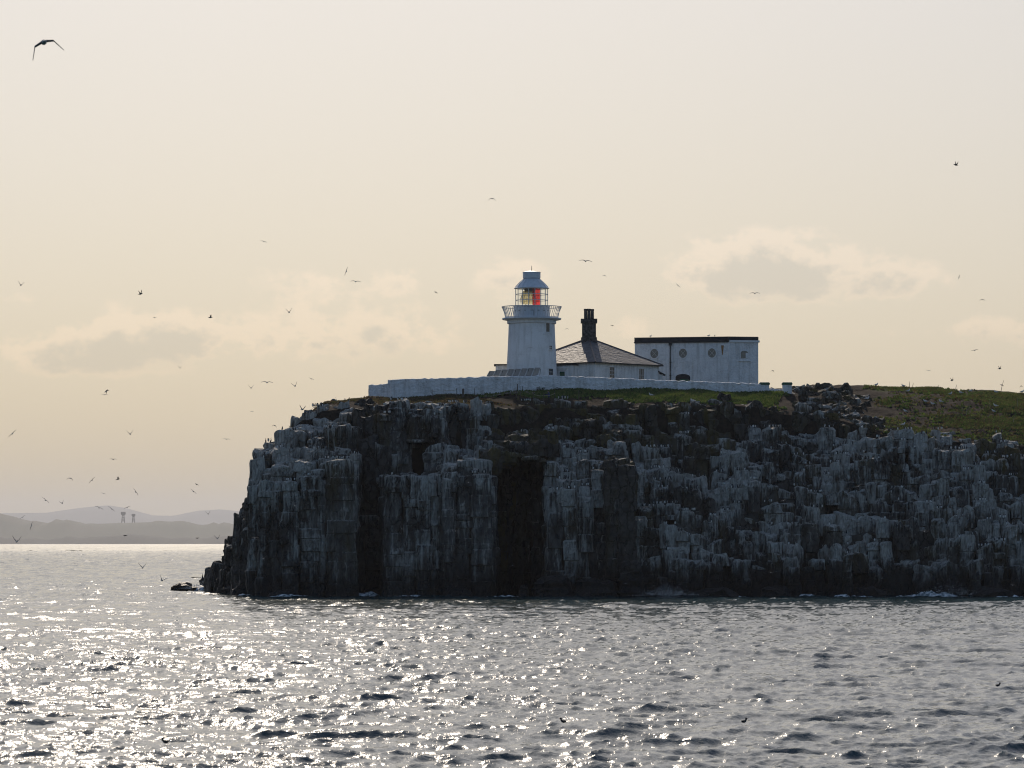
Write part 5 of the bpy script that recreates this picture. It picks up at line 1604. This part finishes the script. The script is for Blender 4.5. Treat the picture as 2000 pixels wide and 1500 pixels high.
def upright(kind):
    b = Bird()
    if kind == 'auk':
        wh, bl = (.80, .79, .76), (.028, .025, .023)
        colf = lambda p, c: wh if p.x > c.x + .012 and p.z < .29 else bl
        b.lathe([((-.05, 0, .0), (0, 0, 1), .02, .02), ((-.03, 0, .04), (.2, 0, 1), .065, .06), ((0, 0, .14), (.15, 0, 1), .085, .088), ((.015, 0, .235), (0, 0, 1), .07, .072), ((.015, 0, .30), (0, 0, 1), .042, .044), ((.025, 0, .345), (0, 0, 1), .046, .05), ((.03, 0, .385), (0, 0, 1), .018, .02)], 7, colf)
        b.lathe([((.06, 0, .348), (1, 0, 0), .014, .014), ((.125, 0, .342), (1, 0, 0), .003, .003)], 4, lambda p, c: bl)
    elif kind == 'shag':
        bl = (.02, .021, .02); colf = lambda p, c: bl
        b.lathe([((-.16, 0, -.02), (.3, 0, 1), .035, .012), ((-.10, 0, .10), (.3, 0, 1), .07, .06), ((-.03, 0, .24), (.25, 0, 1), .10, .10), ((.02, 0, .38), (.1, 0, 1), .075, .075), ((.03, 0, .50), (0, 0, 1), .032, .034), ((.0, 0, .60), (-.1, 0, 1), .028, .03), ((.015, 0, .66), (.3, 0, 1), .034, .04), ((.03, 0, .70), (.3, 0, 1), .012, .012)], 7, colf)
        b.lathe([((.05, 0, .665), (1, 0, .2), .014, .014), ((.14, 0, .69), (1, 0, .2), .004, .004)], 4, colf)
        b.lathe([((-.03, .04, -.03), (0, 0, 1), .015, .015), ((-.03, .04, .12), (0, 0, 1), .015, .015)], 4, colf); b.lathe([((-.03, -.04, -.03), (0, 0, 1), .015, .015), ((-.03, -.04, .12), (0, 0, 1), .015, .015)], 4, colf)
    else:
        wh, gr, bk = (.74, .74, .72), (.24, .26, .29), (.03, .03, .03)
        colf = lambda p, c: (bk if p.x < -.23 else gr) if (p.z > c.z + .012 and p.x < .10) else wh
        X = (1, 0, .12)
        b.lathe([((-.34, 0, .20), X, .02, .01), ((-.24, 0, .205), X, .05, .035), ((-.10, 0, .22), X, .085, .085), ((.04, 0, .235), X, .095, .10), ((.14, 0, .27), (1, 0, .7), .07, .075), ((.17, 0, .34), (.4, 0, 1), .045, .05), ((.19, 0, .40), (.5, 0, 1), .05, .05), ((.22, 0, .44), (.6, 0, 1), .02, .022)], 8, colf)
        b.lathe([((.225, 0, .405), X, .016, .016), ((.30, 0, .39), X, .004, .006)], 4, lambda p, c: (.5, .32, .05))
        for s_ in (.035, -.035): b.lathe([((.0, s_, -.02), (0, 0, 1), .011, .011), ((.0, s_, .18), (0, 0, 1), .013, .013)], 4, lambda p, c: (.42, .25, .2))
    return b
AUK_B = upright('auk')
AUK, SHAG, GULL = AUK_B.mesh('standing_guillemot'), upright('shag').mesh('standing_shag'), upright('gull').mesh('standing_gull')
def perch(name, me, p, rz, sc, label, cat, group):
    o = bpy.data.objects.new(name, me); COL.objects.link(o)
    o.location = p; o.rotation_euler = (0, 0, rz); o.scale = (sc, sc, sc)
    return tag(o, label, cat, group)

# guillemots crowd the ledges
def ledge_label(px, py):
    if px < 700: return 'small black and white guillemot on the ledges of the left buttress', 'guillemots on the left buttress'
    if px < 860: return 'small black and white guillemot on top of the white streaked second buttress', 'guillemots on the second buttress'
    if px < 1080: return 'small black and white guillemot on the rising ledge above the black recess', 'guillemots above the black recess'
    if px < 1240: return 'small black and white guillemot on the stepped columns right of the recess', 'guillemots on the stepped columns'
    if py < 840: return 'small black and white guillemot on the dark rocks just under the turf', 'guillemots on the upper rocks'
    if px < 1500: return 'small black and white guillemot on the left part of the guano terraces', 'guillemots on the left terraces'
    if px < 1750: return 'small black and white guillemot on the middle of the guano terraces', 'guillemots on the middle terraces'
    return 'small black and white guillemot on the guano terraces at far right', 'guillemots on the right terraces'
def build_colony():
    rnd = random.Random(77)
    spots = []
    for (x, y0, y1, z, hw, px, py, gv) in LEDGES:
        if gv < .3 or not (495 < px < 2020) or not (768 < py < 1085) or (850 < px < 960 and py > 935): continue
        crowd = .85 * (.55 + .9 * float(vnoise(x * .25, z * .3, 4.0)))
        if px < 1240 and py > 940: crowd *= .35
        if py > 1010: crowd *= .5
        n = int(max(0, 2 * hw / .20 * crowd * rnd.uniform(.4, 1.6)))
        for k in range(n):
            fx = rnd.uniform(-.8, .8)
            fy = rnd.uniform(.08, .42)
            spots.append((x + fx * hw, y0 + (y1 - y0) * fy, z + .07 + .06 * rnd.random(), px, py))
    rnd.shuffle(spots)
    spots = spots[:3600]
    spots.sort(key=lambda s: s[1])
    V0 = np.array(AUK_B.v); C0 = np.array(AUK_B.c)
    Vs, Cs, Fs, nb_ = [], [], [], 0
    for i, (x, y, z, px, py) in enumerate(spots):
        rz = rnd.choice([rnd.uniform(-2.6, -.5), rnd.uniform(.2, 3.0)]); sc = rnd.uniform(1.0, 1.25)
        if i < 300:
            lb, gp = ledge_label(px, py)
            perch('guillemot', AUK, (x, y, z), rz, sc, lb, 'bird', gp)
        else:
            c, s_ = math.cos(rz) * sc, math.sin(rz) * sc
            V = np.stack([V0[:, 0] * c - V0[:, 1] * s_ + x, V0[:, 0] * s_ + V0[:, 1] * c + y, V0[:, 2] * sc + z], -1)
            Vs.append(V); Cs.append(C0); Fs += [tuple(q + nb_ for q in f) for f in AUK_B.f]; nb_ += len(V)
    if Vs:
        o = mesh_obj('guillemot_colony', np.concatenate(Vs), Fs, M['plumage'], None, True)
        set_tint(o.data, np.concatenate(Cs))
        tag(o, 'dense colony of tiny seabirds on every ledge of the cliff', None, None, 'stuff')
    print('colony', len(spots))
build_colony()
# shags along the left skyline
SH = sorted(LEDGES, key=lambda l: l[6])
def skyline_spot(px):
    c = [l for l in LEDGES if abs(l[5] - px) < 9]
    if not c: return None
    l = min(c, key=lambda l: l[6])
    return Vector((xof(px, l[1] + .4 * (l[2] - l[1])), l[1] + .4 * (l[2] - l[1]), l[3] - .06))
for i, (px, hint) in enumerate([(513, 'lowest of the line, outermost on the left cliff corner'), (519, 'second of the line on the left cliff corner'), (529, 'third up the left cliff skyline'), (536, 'fourth up the left cliff skyline'), (547, 'fifth up the left cliff skyline, tall'),
                                (553, 'sixth up the left cliff skyline'), (565, 'seventh up the left cliff skyline'), (572, 'eighth up the left cliff skyline'), (589, 'ninth up, hunched on the cliff shoulder'), (628, 'lower of the topmost three under the turf'), (637, 'middle of the topmost three under the turf'), (644, 'highest one, beside the turf edge')]):
    p = skyline_spot(px)
    if p: perch('shag', SHAG, p, random.uniform(-.6, 3.6), random.uniform(.9, 1.1), 'black shag standing upright, ' + hint, 'bird', 'shags on the left skyline')
for px, hint in ((396, 'left one of two on the small black rock in the surf'), (401, 'right one of two on the small black rock in the surf')):
    perch('shag', SHAG, at(px, 1130.2, 555.8), random.uniform(0, 3), 1.0, 'black shag, ' + hint, 'bird', 'shags on the skerry')
# gulls resting on the turf
for i, (px, py, hint) in enumerate([(1712, 752, 'on the skyline right of the outcrop'), (1765, 756, 'sitting low on the skyline by the canes'), (1774, 768, 'below the skyline canes'), (1808, 789, 'on bare soil, left one of three'), (1822, 794, 'on bare soil, lowest of three'), (1838, 789, 'on bare soil, right one of three'),
                                    (1857, 774, 'below the right skyline, left one'), (1877, 771, 'below the right skyline, dark backed middle one'), (1896, 768, 'below the right skyline, right one'), (1946, 770, 'near the far right skyline'), (1945, 797, 'on the green turf, upper of two'), (1941, 808, 'on the green turf, lower of two'),
                                    (1769, 808, 'on the brown slope, upright and bright'), (1652, 818, 'on the soil left of the slope'), (1694, 783, 'beside the outcrop'), (1764, 834, 'just above the guano terraces'), (1997, 770, 'at the very right edge on the skyline'), (1272, 776, 'on a pale rock under the grass strip'), (1353, 788, 'on the dark rocks under the grass strip')]):
    perch('gull', GULL, ground_at(px, py) + Vector((0, 0, .04)), random.choice([0, math.pi]) + random.uniform(-.7, .7), 1.25, 'white and grey gull standing ' + hint, 'bird', 'gulls resting on the turf')
# small birds in a line on the outcrop and the parapet
for i, px in enumerate((1612, 1617, 1624, 1632, 1643, 1650, 1657, 1665)):
    c = [l for l in LEDGES if abs(l[5] - px) < 8]
    if c:
        l = min(c, key=lambda l: l[6])
        perch('puffin', AUK, (l[0] + random.uniform(-.2, .2), l[1] + .4, l[3] - .06), random.uniform(0, 6), 1.0, f'{ORD[i]} small dark bird from the left on the crest of the outcrop', 'bird', 'birds on the crest of the outcrop')
for px, py, hint in ((1271, 658.6, 'leftmost of three on the dark parapet'), (1384.5, 657.8, 'middle of three on the dark parapet'), (1396.5, 657.8, 'rightmost of three on the dark parapet')):
    perch('gull', GULL, at(px, py + .4, 562.6 - (px - 1271) * .012), random.uniform(0, 3), .8, 'small dark gull perched, ' + hint, 'bird', 'birds on the parapet')
for px in (1026.5, 1032.5):
    perch('puffin', AUK, at(px, 599.2, 542.3) + Vector((0, 0, -.02)), -1.2, .9, 'small black bird on the lantern drum, ' + ('left of two' if px < 1030 else 'right of two'), 'bird', 'birds on the lantern drum')
# puffins afloat
def floater(px, py, label, rz):
    D = CAMZ * FPX / (py - HOR)
    b = Bird(); wh, bl = (.6, .6, .58), (.02, .02, .022); X = (1, 0, 0)
    b.lathe([((-.17, 0, .07), X, .02, .01), ((-.10, 0, .05), X, .07, .06), ((0, 0, .045), X, .085, .075), ((.09, 0, .06), X, .06, .06), ((.12, 0, .12), (.4, 0, 1), .042, .045), ((.135, 0, .19), (.3, 0, 1), .048, .052), ((.14, 0, .235), (.3, 0, 1), .02, .02)], 8, lambda p, c: wh if (p.z < .05 and p.x > .02) else bl)
    b.lathe([((.175, 0, .185), X, .012, .028), ((.225, 0, .17), X, .004, .008)], 4, lambda p, c: (.5, .15, .03))
    o = bpy.data.objects.new('puffin', b.mesh('floating_puffin')); COL.objects.link(o)
    o.location = (xof(px, D), D, .04); o.rotation_euler = (0, 0, rz); o.scale = (.75, .75, .75)
    tag(o, label, 'bird', 'puffins afloat')
floater(1452, 1412, 'puffin swimming upright in the sea at lower right of centre', .6)
floater(1100, 1412, 'puffin swimming low in the sea at the bottom centre', 2.6)
floater(325, 1452, 'puffin swimming in the glitter at lower left', 2.9)
floater(1947, 1341, 'small puffin swimming at the right edge of the sea', .3)

# ------------------------------------------------------------------ surf and spray at the cliff foot
fm, fnt, fb, fL = mat('sea_foam')
fgeo = fnt.nodes.new('ShaderNodeNewGeometry')
fn = noise_tex(fnt, fgeo.outputs['Position'], 2.4, 6, .65)
fL.new(mix_col(fnt, ramp(fnt, fn, 0, 1, .40, .60), (.05, .09, .10), (.72, .74, .75)), fb.inputs['Base Color'])
fb.inputs['Roughness'].default_value = .55
fL.new(bump(fnt, fn, .8, .15), fb.inputs['Normal'])
def foam(px0, px1, py, D, dep, seed, label):
    x0, x1 = xof(px0, D), xof(px1, D); h = max(.15, zof(py, D))
    nx, ny = max(12, int((x1 - x0) / .18)), 16
    X, Y = np.meshgrid(np.linspace(x0, x1, nx), np.linspace(D - dep, D + dep, ny))
    u = (X - x0) / (x1 - x0); v = (Y - D + dep) / (2 * dep)
    e = np.clip(np.sin(math.pi * u), 0, 1) ** .6 * np.clip(np.sin(math.pi * v), 0, 1) ** .6
    Z = -.25 + e * (h * (.35 + .65 * np.clip(.5 + fbm(X * .5 + seed, Y * .6, 1.0, 3), 0, 1)) + .25) + .12 * e * fbm(X * 2.4, Y * 2.4, seed, 3)
    o = mesh_obj('surf', np.stack([X, Y, Z], -1).reshape(-1, 3), [(r * nx + i, r * nx + i + 1, (r + 1) * nx + i + 1, (r + 1) * nx + i) for r in range(ny - 1) for i in range(nx - 1)], fm, None, True)
    tag(o, label, None, None, 'stuff')
foam(655, 746, 1150, 500.2, 1.8, 1, 'white surf heaving in the gully beside the second buttress')
foam(1730, 1880, 1154, 497.2, 1.2, 2, 'long white surf along the foot of the right cliff')
foam(1545, 1602, 1156, 497.4, .9, 3, 'patch of surf at the foot of the terraces')
foam(1625, 1665, 1158, 497.2, .8, 4, 'small patch of surf left of the long surf')
foam(370, 440, 1143.5, 552, 1.4, 5, 'green wave breaking over the left skerry')
foam(462, 500, 1156, 501, .7, 6, 'little wash of foam at the left buttress foot')
for i, (p0, p1, q) in enumerate([(500, 640, 1161), (748, 862, 1162), (930, 1030, 1162.5), (1110, 1230, 1163), (1300, 1480, 1162), (1600, 1740, 1162), (1870, 2040, 1162)]):
    foam(p0, p1, q, 495.6, .55, 20 + i, f'thin broken line of foam along the waterline, {ORD[i]} from the left')
M['spray'] = simple('spray', (.85, .83, .80), .3, .02, 2)
def spray(px, py, D, rx, rz, n, seed, label):
    g_ = np.random.default_rng(seed); c = at(px, py, D)
    P_ = np.stack([g_.normal(0, rx, n), g_.normal(0, .5, n), np.abs(g_.normal(0, rz, n))], -1)
    P_[:, 2] *= np.clip(1.3 - np.abs(P_[:, 0]) / (2.2 * rx), .1, 1.3)
    s_ = g_.uniform(.008, .024, n) * (1 + (g_.random(n) < .06))
    T = np.array([(1, 1, 1), (1, -1, -1), (-1, 1, -1), (-1, -1, 1)])
    V = (P_[:, None, :] + T[None] * s_[:, None, None]).reshape(-1, 3) + np.array(c)
    F = [(4 * i + a_, 4 * i + b_, 4 * i + c_) for i in range(n) for a_, b_, c_ in ((0, 1, 2), (0, 3, 1), (0, 2, 3), (1, 3, 2))]
    tag(mesh_obj('spray', V, F, M['spray']), label, None, None, 'stuff')
spray(1303, 1163, 494.5, 1.7, .5, 1000, 1, 'golden sunlit spray flying up at the foot of the terraces')
spray(408, 1150, 553, 1.5, .55, 2000, 2, 'sunlit spray over the left skerry')
spray(1855, 1162, 496.5, 1.8, .7, 500, 3, 'thin spray above the long right surf')

# ------------------------------------------------------------------ haze
m = bpy.data.materials.new('haze_air'); m.use_nodes = True
nt = m.node_tree
for n in list(nt.nodes):
    if n.type == 'BSDF_PRINCIPLED': nt.nodes.remove(n)
pv = nt.nodes.new('ShaderNodeVolumePrincipled')
pv.inputs['Color'].default_value = (.93, .95, 1.0, 1)
pv.inputs['Density'].default_value = 2.0e-5
pv.inputs['Anisotropy'].default_value = .25
nt.links.new(pv.outputs[0], nt.nodes['Material Output'].inputs['Volume'])
hz = MB().box(-36000, 36000, -600, 76000, -3.2, 760).build('haze', m)
tag(hz, 'pale sea haze that fades the far hills', None, None, 'stuff')
